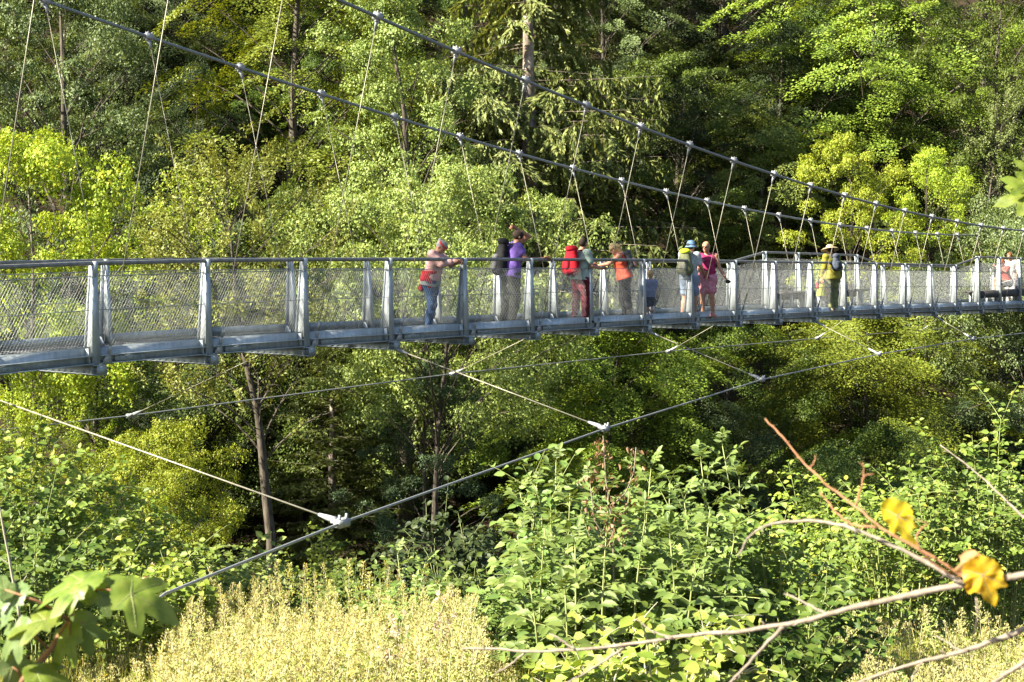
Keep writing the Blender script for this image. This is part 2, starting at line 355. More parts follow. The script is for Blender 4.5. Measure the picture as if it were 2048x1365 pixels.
# ------------------------------------------------------------------ trees
def unit_rows(a): return a/(np.linalg.norm(a,axis=1)[:,None]+1e-9)
def bez(p0,p1,p2,n=6):
    t=np.linspace(0,1,n)[:,None]; return (1-t)**2*p0+2*t*(1-t)*p1+t*t*p2
def crown_leaves(mb, rng, centers, outs, style, nleaf, rad, leaf):
    """a spray of leaves round each centre; outs = outward direction of each spray"""
    n=len(centers); k=nleaf
    C=np.repeat(centers,k,0); O=np.repeat(outs,k,0)
    if style=='layer':       # flat, slightly drooping sprays one above the other
        nz=rng.normal(0,.20,(n,3)); pn=unit_rows(np.array([0,0,1.])+outs*.62+nz); PN=np.repeat(pn,k,0)
        a=rng.uniform(0,2*np.pi,n*k); r=rad*np.sqrt(rng.uniform(0,1,n*k))
        X=unit_rows(np.cross(PN,O+1e-3)); Y=np.cross(X,PN)
        P=C+X*(r*np.cos(a))[:,None]*.8+Y*(r*np.sin(a))[:,None]*1.25+PN*rng.normal(0,rad*.07,n*k)[:,None]
        P[:,2]-=r*r*.22/rad*.6
        D=unit_rows(O*.6+X*np.cos(a)[:,None]+Y*np.sin(a)[:,None]+rng.normal(0,.35,(n*k,3)))
        NN=unit_rows(PN+O*.2+rng.normal(0,.24,(n*k,3)))
    elif style=='clump':
        d=unit_rows(rng.normal(0,1,(n*k,3))+O*.45+np.array([0,0,.55])); lump=1+.30*np.sin(5*d[:,0]+C[:,0]*9)*np.sin(5*d[:,1]+C[:,1]*9+1)+.15*np.sin(9*d[:,2]+C[:,2]*7); r=rad*lump*rng.uniform(.55,1,n*k)**.5
        P=C+d*r[:,None]*np.array([1,1,.66])
        NN=unit_rows(d*1.0+O*.35+np.array([0,0,.45])+rng.normal(0,.26,(n*k,3)))
        D=unit_rows(rng.normal(0,1,(n*k,3))+O*.5)
    else:                    # 'wisp': upright leafy shoots
        up=unit_rows(outs*.7+np.array([0,0,.9])+rng.normal(0,.35,(n,3))); U=np.repeat(up,k,0)
        t=rng.uniform(0,1,n*k); P=C+U*(t*rad*1.9)[:,None]+rng.normal(0,rad*.16,(n*k,3))
        D=unit_rows(U*.5+rng.normal(0,1,(n*k,3))); NN=unit_rows(rng.normal(0,.45,(n*k,3))+np.array([0,0,.8])+O*.8)
    sz=np.repeat(rng.uniform(.62,1.25,n),k)[:,None]; P=C+(P-C)*sz
    L=leaf*rng.uniform(.65,1.25,n*k)
    mb.leaves(P,D,NN,L,L*(.62 if style!='wisp' else .42),fold=.14)
def decid(seed, style, H=10, R=3.2, base=.22, nl=46, tw=11, nleaf=34, rad=.42, leaf=.125, trunk_r=.16, trunk=None, shape=.85, droop=.0, fork=False):
    rng=np.random.default_rng(seed); tm=MB(); cm=MB()
    if trunk is None:
        t=np.linspace(0,1,7); trunk=np.stack([np.cumsum(rng.normal(0,.10,7))*t*1.2,np.cumsum(rng.normal(0,.10,7))*t*1.2,t*H*.93],1)
    trunk=np.asarray(trunk,float); H=trunk[-1,2]/.93
    rr=trunk_r*np.linspace(1.0,.12,len(trunk))**.9; rr[0]*=1.35
    tm.tube(trunk,rr,8)
    def tp(z):
        return np.array([np.interp(z,trunk[:,2],trunk[:,i]) for i in range(3)])
    Cs=[];Os=[]
    for i in range(nl):
        q=(i+.5)/nl; h=base*H+(1-base)*H*q**.9; tt=(h/H-base)/(1-base)
        env=max(.08,1-abs(2*tt-(1-shape))**2.2/ (1+shape)**2.0) if tt<.98 else .1
        env=(math.sin(math.pi*min(1,(tt*.86+.16)))**.75)
        L=R*env*rng.choice([.5,.75,.95,1.1,1.38],p=[.15,.2,.3,.22,.13])*rng.uniform(.9,1.1); az=i*2.39996+rng.uniform(-.5,.5)
        el=R_(rng.uniform(2,22)+45*tt**1.5)
        hd=np.array([math.cos(az),math.sin(az),0]); hs=max(base*H*.55,h-L*.55)
        p0=tp(hs); p2=np.array([p0[0],p0[1],0])*0+tp(min(h,H*.93))*[1,1,0]+hd*L*math.cos(el*.6)+Z*(h+L*math.sin(el)*.45-droop*L)
        p1=p0+hd*L*.45+Z*(abs(h-hs)*.75+.15*L)
        path=bez(p0,p1,p2,6); r0=max(.012,.33*np.interp(hs,trunk[:,2],rr)*(.5+.5*L/R))
        tm.tube(path,np.linspace(r0,.008,6),5,cap=False)
        nt=max(3,int(tw*(.35+.65*L/R)))
        for j in range(nt):
            s=.30+.70*(j+rng.uniform(0,1))/nt; k=s*5; a=int(min(4,k)); p=path[a]+(path[a+1]-path[a])*(k-a)
            d=nrm(path[a+1]-path[a]); side=nrm(np.cross(d,Z))*rng.choice([-1,1])
            tl=L*rng.uniform(.14,.36)*(1.15-.6*s)+.18
            td=nrm(d*rng.uniform(.3,.9)+side*rng.uniform(.3,1)+Z*rng.uniform(-.25,.55)); e=p+td*tl
            if j%2==0: tm.tube([p,(p+e)/2+Z*.03,e],[r0*.35+.004,.006,.003],3,cap=False)
            Cs.append(e); Os.append(nrm(td*[1,1,.3]+hd*.5))
            if tl>.9 and style!='clump': Cs.append((p+e)/2); Os.append(nrm(td*[1,1,.3]+hd*.5))
    Cs=np.array(Cs);Os=np.array(Os); ph=rng.uniform(0,6.28,6); q=5.2/R
    gapn=np.sin(q*1.25*Cs[:,0]+ph[0])*np.sin(q*1.25*Cs[:,1]+ph[1])+np.sin(1.9*Cs[:,2]+ph[2]+.8*Cs[:,0])*.8+.55*np.sin(2.3*q*Cs[:,0]-1.7*q*Cs[:,1]+2.6*Cs[:,2]+ph[3])
    keep=gapn>np.quantile(gapn,.22); Cs=Cs[keep];Os=Os[keep]
    Cs=Cs+Os*rng.uniform(-.10,.16,(len(Cs),1))*R+rng.normal(0,.05*R,(len(Cs),3))*[.5,.5,1]
    crown_leaves(cm,rng,Cs,Os,style,nleaf,rad,leaf)
    return tm,cm
def spruce(seed,H=10,R=2.0,base=.12,gap=.27,needles=16,trunk_r=.13,leaf=.15,hang=1.0,bare=None):
    rng=np.random.default_rng(seed); tm=MB(); cm=MB()
    tm.tube([[0,0,0],[.02,.01,H*.3],[0,.02,H*.65],[0,0,H]],[trunk_r*1.15,trunk_r*.85,trunk_r*.5,.02],10)
    P=[];D=[];NN=[];LL=[]
    z=base*H
    while z<H*.985:
        t=(z/H-base)/(1-base); Lb=R*(1-t)**.8*(.55+.45*min(1,t*6))
        for b in range(rng.integers(5,8)):
            az=rng.uniform(0,2*np.pi); hd=np.array([math.cos(az),math.sin(az),0]); L=Lb*rng.uniform(.6,1.15)+.12
            if bare and bare[0]<z<bare[1] and hd[1]<.25:
                if rng.uniform()<.7: continue
                L*=.3
            p0=np.array([0,0,z+rng.uniform(-.1,.1)]); dr=L*rng.uniform(.15,.5)*(1-t*.9)*(.4+.6*hang)
            path=bez(p0,p0+hd*L*.5-Z*dr*.2,p0+hd*L-Z*dr+Z*.12*L,6)
            tm.tube(path,np.linspace(.007*(1-t)+.003,.0015,6),4,cap=False)
            ns=max(5,int(L*11))
            for j in range(ns):
                s=.16+.84*(j+rng.uniform(0,1))/ns; k=s*5; a=int(min(4,k)); p=path[a]+(path[a+1]-path[a])*(k-a)
                d=nrm(path[a+1]-path[a]); side=nrm(np.cross(d,Z))*rng.choice([-1,1])
                sl=rng.uniform(.2,.5)*(1.1-.5*s)*(.5+.5*L/R)*(1+.45*(hang>1))
                sd=nrm(d*.5+side*rng.uniform(.3,1)-Z*hang*rng.uniform(-.15,1.6)) if hang<1.1 else nrm(d*.25+side*rng.uniform(0,.6)-Z*rng.uniform(.1,1.7)) 
                m=int(needles*(.5+sl*1.2)); tt=rng.uniform(0,1,m)
                pts=p+sd*(tt*sl)[:,None]-Z*(tt**2*sl*.3*hang)[:,None]
                P.append(pts); D.append(unit_rows(sd*.9+rng.normal(0,.45 if hang<1.1 else .28,(m,3))-Z*.25*hang)); NN.append(unit_rows(rng.normal(0,.5,(m,3))+Z*.5+hd*1.1)); LL.append(leaf*rng.uniform(.6,1.2,m))
        z+=gap*rng.uniform(.8,1.2)*(1-.4*t)
    P=np.concatenate(P);D=np.concatenate(D);NN=np.concatenate(NN);LL=np.concatenate(LL)
    cm.leaves(P,D,NN,LL,LL*.26,fold=.2)
    return tm,cm
ARCH={}
def arch(key,gen,*a,**kw):
    tm,cm=gen(*a,**kw); c=np.concatenate(cm.v)
    rx=np.percentile(np.abs(c[:,0]),97); ry=np.percentile(np.abs(c[:,1]),97); top=np.percentile(c[:,2],99.7)
    ARCH[key]=(tm.mesh('trunk',M['bark'],True),cm.mesh('crown',LM['mid']),(rx+ry)/2,top)
arch('beech1',decid,1,'layer',R=3.6,nl=44,tw=6,nleaf=360,rad=.72,leaf=.080)
arch('beech2',decid,2,'layer',R=3.1,nl=46,tw=6,nleaf=330,rad=.64,leaf=.078,base=.12)
arch('beech3',decid,3,'layer',R=4.2,nl=40,tw=7,nleaf=360,rad=.76,leaf=.082,base=.26)
arch('oak1',decid,4,'clump',R=3.6,nl=34,tw=6,nleaf=430,rad=.54,leaf=.080,base=.30,trunk_r=.22)
arch('oak2',decid,5,'clump',R=3.2,nl=40,tw=6,nleaf=400,rad=.48,leaf=.076,base=.08)
arch('alder_tall',decid,14,'clump',R=2.0,nl=50,tw=5,nleaf=400,rad=.40,leaf=.058,base=.08)
arch('beech_tall',decid,15,'layer',R=2.2,nl=54,tw=5,nleaf=340,rad=.54,leaf=.064,base=.12)
arch('crown_high',decid,16,'clump',R=4.0,nl=44,tw=7,nleaf=390,rad=.56,leaf=.082,base=.46,trunk_r=.12)
arch('bush1',decid,6,'wisp',H=10,R=4.6,nl=60,tw=8,nleaf=150,rad=.60,leaf=.11,base=.04,trunk_r=.10)
arch('bush2',decid,7,'clump',H=10,R=5.0,nl=50,tw=7,nleaf=380,rad=.76,leaf=.10,base=.03,trunk_r=.10)
arch('bush3',decid,17,'layer',H=10,R=5.2,nl=50,tw=7,nleaf=330,rad=.95,leaf=.105,base=.05,trunk_r=.10)
arch('narrow',decid,8,'wisp',R=1.5,nl=64,tw=8,nleaf=60,rad=.34,leaf=.075,base=.10,trunk_r=.10)
arch('spruce1',spruce,9,H=10,R=1.75,needles=26,leaf=.09)
arch('spruce2',spruce,10,H=10,R=2.6,base=.04,gap=.34,leaf=.13,hang=.5,needles=26)
TREES=[]
def place_tree(key,x,ytop,wpx,Y,mat,label,name,cat='tree',group=None,rot=None,bark='bark',X=None,sink=.15,seed=0):
    tmesh,cmesh,rad,top=ARCH[key]
    X=(x-CX)/F_PX*Y if X is None else X
    g=float(terrain(X,Y))-sink; H=(HY-ytop)/F_PX*Y-g
    s=H/top; sw=max((wpx/F_PX*Y)/(2*rad),s/1.3); s=max(s,sw*.42)
    o=empty(name,(X,Y,g)); tag(o,label,cat,group); o.scale=(sw,sw,s)
    o.rotation_euler=(0,0,random.Random(int(x*7+Y*13+seed)).uniform(0,6.28) if rot is None else rot)
    for nm,me,mt in (('trunk',tmesh,M[bark]),('crown',cmesh,LM[mat])):
        c=bpy.data.objects.new(nm,me); COL.objects.link(c); c.parent=o
        c.material_slots[0].link='OBJECT'; c.material_slots[0].material=mt
    TREES.append((X,Y,H)); return o
T=place_tree
# trees that stand out behind the bridge: archetype, centre column, top row, crown width (photo pixels), distance
T('oak1',130,-90,500,49,'grey','tall grey-green oak with dark forked trunks above the yellow-green willow','oak_tree',bark='bark',rot=.6)
T('beech_tall',560,-150,520,52,'bright','bright green beech with layered sprays between the oak and the pale alder','beech_tree')
T('alder_tall',812,-60,430,44,'light','tall pale green alder with rounded leaf clumps beside the tall spruce','alder_tree',rot=2.2)
T('crown_high',865,325,430,38,'light','lower spreading pale alder right behind the heads of the people leaning on the rail','alder_tree',rot=.4)
T('crown_high',70,250,480,35,'yellow','yellow-green willow rising behind the near railing under the oak','willow_tree',bark='bark_pale')
T('beech2',1435,-260,430,70,'dark','shade-painted dim green beech high on the slope directly beyond the spruce','beech_tree')  # dark leaf colour stands in for the shade on this slope
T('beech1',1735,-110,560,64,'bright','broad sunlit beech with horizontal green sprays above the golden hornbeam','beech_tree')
T('beech3',1260,-200,360,74,'dark','shade-painted dark green beech hidden partly by the spruce','beech_tree')  # shade beyond the spruce put into the leaf colour
T('beech2',1415,95,380,66,'dark','shade-painted dark green beech above the middle of the main cables','beech_tree')  # leaf colour darkened to paint the shade it stands in
T('oak2',1990,-60,330,60,'mid','mid green oak behind the pale slender larch','oak_tree')
T('oak2',1705,272,250,54,'yellow','golden yellow-green hornbeam right behind the straw-hatted walker','hornbeam_tree')
T('oak2',1850,300,230,55.5,'yellow','golden yellow-green hornbeam between the straw-hatted walker and the pale larch','hornbeam_tree')
T('narrow',1940,170,200,59,'pale','pale slender larch beside the golden hornbeam','larch_tree')
T('beech2',1530,215,330,60,'olive','dull olive hornbeam with drooping sprays behind the suspension ropes','hornbeam_tree')
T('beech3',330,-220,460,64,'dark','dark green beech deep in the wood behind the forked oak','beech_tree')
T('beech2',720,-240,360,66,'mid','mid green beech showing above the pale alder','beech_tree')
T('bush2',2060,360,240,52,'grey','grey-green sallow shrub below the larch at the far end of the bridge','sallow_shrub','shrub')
T('beech2',395,110,230,56,'dark','shade-painted hornbeam in the gap between the forked oak and the bright beech','hornbeam_tree')  # added tree, its dark leaves painting the shaded gap
T('beech1',1370,130,330,60,'dark','shade-painted dark green beech behind the main cables beside the spruce','beech_tree')  # added tree with the deep shade put into its leaf colour
T('beech3',1560,60,300,68,'mid','green beech halfway up the slope above the olive hornbeam','beech_tree')
T('bush3',405,740,300,44,'dark','added shade-painted dark bush in the hollow behind the bent trunk','shade_bush','shrub')  # these dark bushes are added, their leaf colour painting the hollow's shade
T('bush3',610,800,280,46,'dark','added shade-painted dark bush behind the young spruce','shade_bush','shrub')
T('bush3',980,850,260,46,'dark','added shade-painted dark bush at the foot of the tall spruce','shade_bush','shrub')
T('bush3',1400,790,330,43,'dark','added shade-painted dark bush behind the tops of the elder','shade_bush','shrub')
T('oak2',40,40,260,60,'mid','mid green oak filling the gap beside the forked oak trunks','oak_tree')
T('beech1',250,10,260,60,'dark','dark green beech right behind the forked oak','beech_tree')
T('beech2',470,60,230,62,'mid','mid green hornbeam between the dark beech and the bright beech','hornbeam_tree')
T('oak1',690,60,260,60,'mid','mid green oak glimpsed between the bright beech and the tall alder','oak_tree')
T('bush3',330,330,300,46,'dark','dark green elder thicket under the forked oak above the railing','thicket_shrub','shrub')
T('bush3',600,380,300,45,'mid','mid green thicket between the olive sallow and the spreading alder','thicket_shrub','shrub')
# lower storey seen under the deck
T('bush3',1215,625,520,43,'bright','bright yellow-green hazel thicket under the deck by the spruce trunk','hazel_shrub','shrub')
T('oak2',845,720,300,39,'blue','blue-green young oak lit at its tip behind the slanting tie rope','oak_tree')
T('bush3',1725,610,520,49,'bright','wide sunlit green shrub on the far bank under the viewing bay','dogwood_shrub','shrub')
T('bush2',1450,630,380,47,'mid','mid green shrub between the hazel thicket and the wide sunlit shrub','spindle_shrub','shrub')
T('spruce2',665,690,300,40,'spruce2','young olive-green spruce standing in the shade beside the bent trunk','spruce_tree',bark='bark_spruce')
T('bush1',95,805,500,26,'yellow','yellow-tinged willow shrub below the slack end of the wind cable','willow_shrub','shrub',bark='bark_pale')
T('beech_tall',215,655,470,38,'mid','thin-stemmed green beech in the shade right under the near deck','beech_tree')
T('bush3',1760,850,430,35,'mid','bright green bramble-clad shrub down in the valley beside the withered branch','elm_shrub','shrub')
T('bush2',330,845,360,30,'yellow','low shrub with yellowing leaf sprays crossed by the lower tie rope','maple_shrub','shrub')
# spruce with a bare stretch of trunk
tm,cm=spruce(21,H=10,R=2.05,base=.02,gap=.20,needles=66,trunk_r=.105,leaf=.10,hang=1.3,bare=(5.6,8.4))
c=np.concatenate(cm.v); ARCH['spruce_big']=(tm.mesh('trunk',M['bark_spruce'],True),cm.mesh('crown',LM['spruce']),np.percentile(np.abs(c[:,0]),97),np.percentile(c[:,2],99.9))
T('spruce_big',1056,-330,520,54,'spruce','tall spruce with hanging branchlets and a bare grey stretch of trunk','spruce_tree',bark='bark_spruce',rot=0)
# the bent tree whose trunk shows under the deck
Yb=33.0; trp=[at(543,1085,Yb),at(533,1000,Yb),at(524,900,Yb),at(517,840,Yb),at(505,780,Yb),at(488,710,Yb),at(476,620,Yb),at(466,520,Yb),at(452,400,Yb)]
g0=trp[0]*[1,1,0]+Z*(float(terrain(*trp[0][:2]))-.2)
tm,cm=decid(31,'wisp',trunk=np.array([[0,0,0]]+[p-g0 for p in trp]),R=2.2,base=.50,nl=46,tw=12,nleaf=80,rad=.34,leaf=.085,trunk_r=.125)
o=empty('sallow_tree',g0); tag(o,'olive-green sallow with one slender bent trunk visible beneath the deck','tree')
tm.build('trunk',M['bark'],o,True); cm.build('crown',LM['olive'],o)
# the dense wood on the slope
rs=random.Random(5)
mats=['mid','dark','bright','dark','dark','grey','mid']  # dark repeated to put the wood's shade into leaf colour
names={'mid':('mid green tree standing in the crowded wood on the far slope','mid green trees of the far slope'),'dark':('shade-painted dark green tree standing in the crowded wood on the far slope','shade-painted dark green trees of the far slope'),
'bright':('fresh green tree standing in the crowded wood on the far slope','fresh green trees of the far slope'),'grey':('grey-green tree standing in the crowded wood on the far slope','grey-green trees of the far slope'),
'olive':('olive-toned tree standing in the crowded wood on the far slope','olive trees of the far slope')}
for row,(Y,h,step) in enumerate(((62,10,4.4),(70,12,4.8),(80,13,5.6))):
    x=-Y*.40+rs.uniform(0,3)
    while x<Y*.40:
        xx=x+rs.uniform(-1.2,1.2); yy=Y+rs.uniform(-3.5,3.5)
        m=rs.choice(mats) if not (1230<CX+xx/yy*F_PX<1640) else rs.choice(['dark','dark','mid']); g=float(terrain(xx,yy)); hh=h*rs.uniform(.75,1.2)  # darker leaves in the middle columns paint the slope's shade
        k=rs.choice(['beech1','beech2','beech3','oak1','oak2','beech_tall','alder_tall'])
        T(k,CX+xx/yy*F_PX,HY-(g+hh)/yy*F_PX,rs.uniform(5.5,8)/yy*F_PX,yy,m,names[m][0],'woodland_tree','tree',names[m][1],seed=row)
        x+=step*rs.uniform(.85,1.2)
# undergrowth shrubs over the valley floor and far bank
for i in range(34):
    yy=rs.uniform(30,54); xx=rs.uniform(-.40,.40)*yy
    if 310<xx/yy*F_PX+CX<1090 and yy<46: continue
    if 1230<xx/yy*F_PX+CX<1600 and yy<42: continue
    m=rs.choice(['mid','dark','mid','bright','blue']); g=float(terrain(xx,yy)); hh=rs.uniform(1.8,4.0)  # the dark pick puts valley shade into the leaf colour
    k=rs.choice(['bush2','bush3','bush3'])
    T(k,CX+xx/yy*F_PX,HY-(g+hh)/yy*F_PX,rs.uniform(3.5,5.5)/yy*F_PX,yy,m,{'mid':'mid green bush in the tangle on the valley floor','dark':'shade-painted dark green bush in the tangle on the valley floor','bright':'fresh green bush in the tangle on the valley floor','blue':'bluish green bush in the tangle on the valley floor'}[m],'valley_bush','bush',m+' bushes on the valley floor',seed=i)
# tall tree on the near bank that throws the shade over the middle of the bridge



T('narrow',CX-12.8/21.2*F_PX,HY-15.5/21.2*F_PX,4.8/21.2*F_PX,21.2,'mid','slender broadleaf tree on the near bank shading the middle of the bridge','bank_tree')
T('narrow',CX-14.6/21.9*F_PX,HY-17/21.9*F_PX,4.8/21.9*F_PX,21.9,'dark','taller dark slender tree standing just behind the other shade tree of the near bank','bank_tree')
print('QUADS',{k:len(a[1].polygons) for k,a in ARCH.items()})
# ------------------------------------------------------------------ plants of the near bank
LB=nrm([-.45,-.72,.62])       # leaves turn their faces to the light
def gpt(x,Y,dz=0.0):
    X=(x-CX)/F_PX*Y; return np.array([X,Y,float(terrain(X,Y))+dz])
def stem_curve(p,top,rng,bend=.08,n=7):
    t=np.linspace(0,1,n)[:,None]; h=np.linalg.norm(top-p); side=nrm(rng.normal(0,1,3)*[1,1,0])*h*bend
    return p+(top-p)*t+side*np.sin(np.pi*t)*1.0
def pinnate(fol,stm,rng,node,az,L,el=.35,pairs=4,ll=.125):
    hd=np.array([math.cos(az),math.sin(az),0]); d0=nrm(hd*math.cos(el)+Z*math.sin(el)); end=node+d0*L-Z*L*L*.9
    path=bez(node,node+d0*L*.55,end,6); stm.tube(path,np.linspace(.0028,.0012,6),3,cap=False)
    P=[];D=[];NN=[];S=[]
    for j in range(pairs):
        s=.34+.56*j/(pairs-1); k=s*5; a=int(min(4,k)); p=path[a]+(path[a+1]-path[a])*(k-a); d=nrm(path[a+1]-path[a]); sd=nrm(np.cross(d,Z)); n=nrm(np.cross(sd,d))
        for q in (-1,1):
            P.append(p); D.append(nrm(sd*q+d*.55+rng.normal(0,.14,3)-Z*.12)); NN.append(nrm(n*.75+LB*.75+rng.normal(0,.24,3))); S.append(ll*rng.uniform(.8,1.15))
    d=nrm(path[-1]-path[-2]); sd=nrm(np.cross(d,Z)); P.append(path[-1]); D.append(d); NN.append(nrm(np.cross(sd,d)*.75+LB*.75+rng.normal(0,.2,3))); S.append(ll*1.1)
    S=np.array(S); fol.leaves(np.array(P),np.array(D),np.array(NN),S,S*.50,fold=.14,shape=6)
def elder(name,label,stems,seed,mat='elder',ll=.125,dens=.85,stemmat='stem_green'):
    """stems: (column, top row, distance)"""
    rng=np.random.default_rng(seed); b0=gpt(np.mean([s[0] for s in stems]),np.mean([s[2] for s in stems]),-.1)
    o=empty(name,b0); tag(o,label,'shrub'); fol,stm=MB(),MB()
    for x,y,Y in stems:
        top=at(x,y,Y)-b0; p=gpt(x+rng.uniform(-25,25),Y,-.1)-b0; path=stem_curve(p,top,rng,.05,8); stm.tube(path,np.linspace(.016,.004,8),6)
        h=np.linalg.norm(top-p); nn=int(h/.105*dens); az=rng.uniform(0,6.28)
        for j in range(nn):
            s=.12+.88*j/(nn-1); k=s*7; a=int(min(6,k)); q=path[a]+(path[a+1]-path[a])*(k-a); az+=1.57+rng.uniform(-.3,.3)
            sz=(1.15-.55*max(0,s-.55)/.45)
            for t in (0,math.pi):
                pinnate(fol,stm,rng,q,az+t+rng.uniform(-.25,.25),rng.uniform(.2,.32)*sz,rng.uniform(.1,.5)+.75*max(0,s-.8)/.2,rng.integers(3,5),ll*sz)
    stm.build('stem',M[stemmat],o,True); fol.build('foliage',LM[mat],o); return o
def shrub(name,label,base,h,wd,ns,mat,leaf=.07,ratio=.72,seed=0,dens=1.0,arch=.35,stemmat='stem_green',cat='shrub',shoots=2,flat=.35,shape=6,lean=(0,0)):
    """arching leafy shoots from one root"""
    rng=np.random.default_rng(seed); o=empty(name,base); tag(o,label,cat); fol,stm=MB(),MB(); P=[];D=[];NN=[];S=[]
    for i in range(ns):
        az=rng.uniform(0,2*np.pi); r=wd*.5*math.sqrt(rng.uniform(.02,1)); hh=h*rng.uniform(.55,1.05)*(1-.28*(r/(wd*.5))**2)
        hd=np.array([math.cos(az),math.sin(az),0]); p0=hd*r*.35; p2=hd*r*(1+arch*.3)+Z*hh*(1-arch*.25)+np.array([lean[0],lean[1],0])*hh; p1=hd*r*.5+Z*hh*1.05
        paths=[bez(p0,p1,p2,9)]
        for q in range(shoots):
            a=rng.integers(3,8); s0=paths[0][a]; dd=nrm(hd*rng.uniform(0,.8)+rng.normal(0,.5,3)+Z*.45); l=hh*rng.uniform(.16,.34); paths.append(bez(s0,s0+dd*l*.5,s0+dd*l-Z*l*.12,5))
        for m,pa in enumerate(paths):
            stm.tube(pa,np.linspace(.009 if m==0 else .004,.0018,len(pa)),4,cap=False)
            Ln=np.linalg.norm(np.diff(pa,axis=0),axis=1).sum(); nl=max(3,int(Ln/(leaf*.55)*dens))
            tt=np.linspace(.16 if m==0 else .05,1,nl)*(len(pa)-1); a=np.minimum(tt.astype(int),len(pa)-2)
            q=pa[a]+(pa[a+1]-pa[a])*(tt-a)[:,None]; T_=unit_rows(pa[a+1]-pa[a])
            phi=np.arange(nl)*2.4+rng.uniform(0,6.28); sd=np.stack([np.cos(phi),np.sin(phi),np.full(nl,.10)],1)
            d=unit_rows(sd+T_*.55+rng.normal(0,.22,(nl,3))); P.append(q+d*leaf*.25); D.append(unit_rows(d-Z*.22)); NN.append(unit_rows(Z*.55+LB+T_*flat*.6+rng.normal(0,.36,(nl,3)))); S.append(leaf*rng.uniform(.6,1.2,nl))
    P=np.concatenate(P);D=np.concatenate(D);NN=np.concatenate(NN);S=np.concatenate(S)
    fol.leaves(P,D,NN,S,S*ratio,fold=.13,shape=shape)
    stm.build('stem',M[stemmat],o,True); fol.build('foliage',LM[mat],o); return o
elder('elder_shrub','tall elder shrub with feathery compound leaves around the withered brown stalk',
  [(1040,985,12.5),(1075,950,13),(1112,925,12.6),(1140,985,11.6),(1175,965,12.8),(1218,985,11.4),(1090,1060,11),(1035,1070,11.8),(1150,1090,10.6),(1210,1100,10.4),(1060,1170,10.2),(1130,1190,9.8)],41)
elder('elder_shrub','tallest leafy elder shrub with pale upright stems reaching the wind cable clamp level',
  [(1262,950,12.4),(1302,938,12.0),(1340,965,12.7),(1368,1000,11.4),(1402,925,12.2),(1445,893,12.6),(1478,960,12.2),(1290,1040,11.0),(1420,1020,11.0),(1340,1080,10.6),(1468,1080,10.8),(1500,1030,12.6),(1390,1130,10.2)],42)
elder('elder_seedling','small elder seedling standing in the faded weeds',[(795,1110,13.2),(850,1128,13),(760,1165,12.2),(830,1185,11.6),(880,1170,12.4)],43,ll=.085,dens=.9)
shrub('hazel_shrub','round-leaved yellow-green hazel below the pale forked branch',gpt(1330,9.4),1.02,1.5,26,'hazel',leaf=.095,ratio=.86,seed=51,stemmat='stem_pale')
shrub('hazel_shrub','small round-leaved hazel in front of the elder stems at the picture bottom',gpt(1180,9.0),.85,1.0,16,'hazel',leaf=.085,ratio=.84,seed=52,stemmat='stem_pale')
shrub('dogwood_shrub','dense dogwood filling the lower gaps between the first elder stems',gpt(1105,11.9),1.75,1.5,40,'elder',leaf=.095,ratio=.6,seed=56,shoots=3)
shrub('dogwood_shrub','dense dogwood filling the lower gaps between the taller elder stems',gpt(1385,11.9),1.8,1.7,44,'elder',leaf=.10,ratio=.6,seed=57,shoots=3)
shrub('bank_shrub','shade-painted dark hazel bush beneath the arching pale branch',gpt(1600,10.4),1.25,1.35,30,'mid',leaf=.085,ratio=.62,seed=53)  # hazel with its self-shadow put into a darker leaf colour
shrub('bank_shrub','dark bush with small leaves between the elder and the yellow weeds',gpt(1555,11.6),1.9,1.2,26,'bramble',leaf=.075,ratio=.6,seed=54)
for i,(x,Y,h,wd,mat,lab) in enumerate([(1790,15.5,2.0,2.2,'bramble','sunlit bramble thicket behind the curled yellow leaf'),(1985,15.5,2.7,2.2,'bramble','tall bramble thicket crossed by the long thin bare shoot'),
   (2050,16.5,2.6,1.6,'light','pale leafy shrub at the margin beside the tall bramble thicket'),(1690,17,2.3,2.4,'bright','fresh green shrub below the reddish brown twig')]):
    shrub('bramble_thicket',lab,gpt(x,Y),h,wd,42,mat,leaf=.075,ratio=.70,seed=60+i,shoots=3)
for i,(x,Y,h,wd,mat,lf,lab) in enumerate([(40,17,3.0,2.6,'bramble',.085,'tall yellow-green bramble thicket under the upper tie rope'),(170,18.5,2.7,2.6,'hazel',.08,'leafy bramble thicket with pale leaf edges beside the bare white stem'),(75,13.5,1.9,1.8,'mid',.075,'dark green bramble behind the large close leaves'),
   (300,16.5,1.55,2.4,'bramble',.085,'low bramble with rounded light leaves in front of the dark gap'),(400,19,2.2,2.2,'light',.09,'clematis-covered shrub with pale leaves beside the bent trunk'),(245,13.8,1.35,1.6,'bright',.075,'bright bramble above the large lobed leaves'),
   (640,19,1.75,2.4,'mid',.08,'shaded bramble under the wind cable clamp'),(740,17.5,1.3,2.0,'mid',.075,'dark bramble right behind the weed plumes'),(905,19,2.2,2.0,'dark',.09,'dark round-leaved bramble in the hollow beneath the wind cable'),(985,17,1.5,1.8,'mid',.08,'bramble between the elder seedling and the tall elder'),(610,23,2.2,2.6,'bright',.09,'fresh bramble at the foot of the bent trunk')]):
    shrub('bramble_thicket',lab,gpt(x,Y),h,wd,36,mat,leaf=lf*1.1,ratio=.78,seed=80+i,shoots=3,arch=.6)
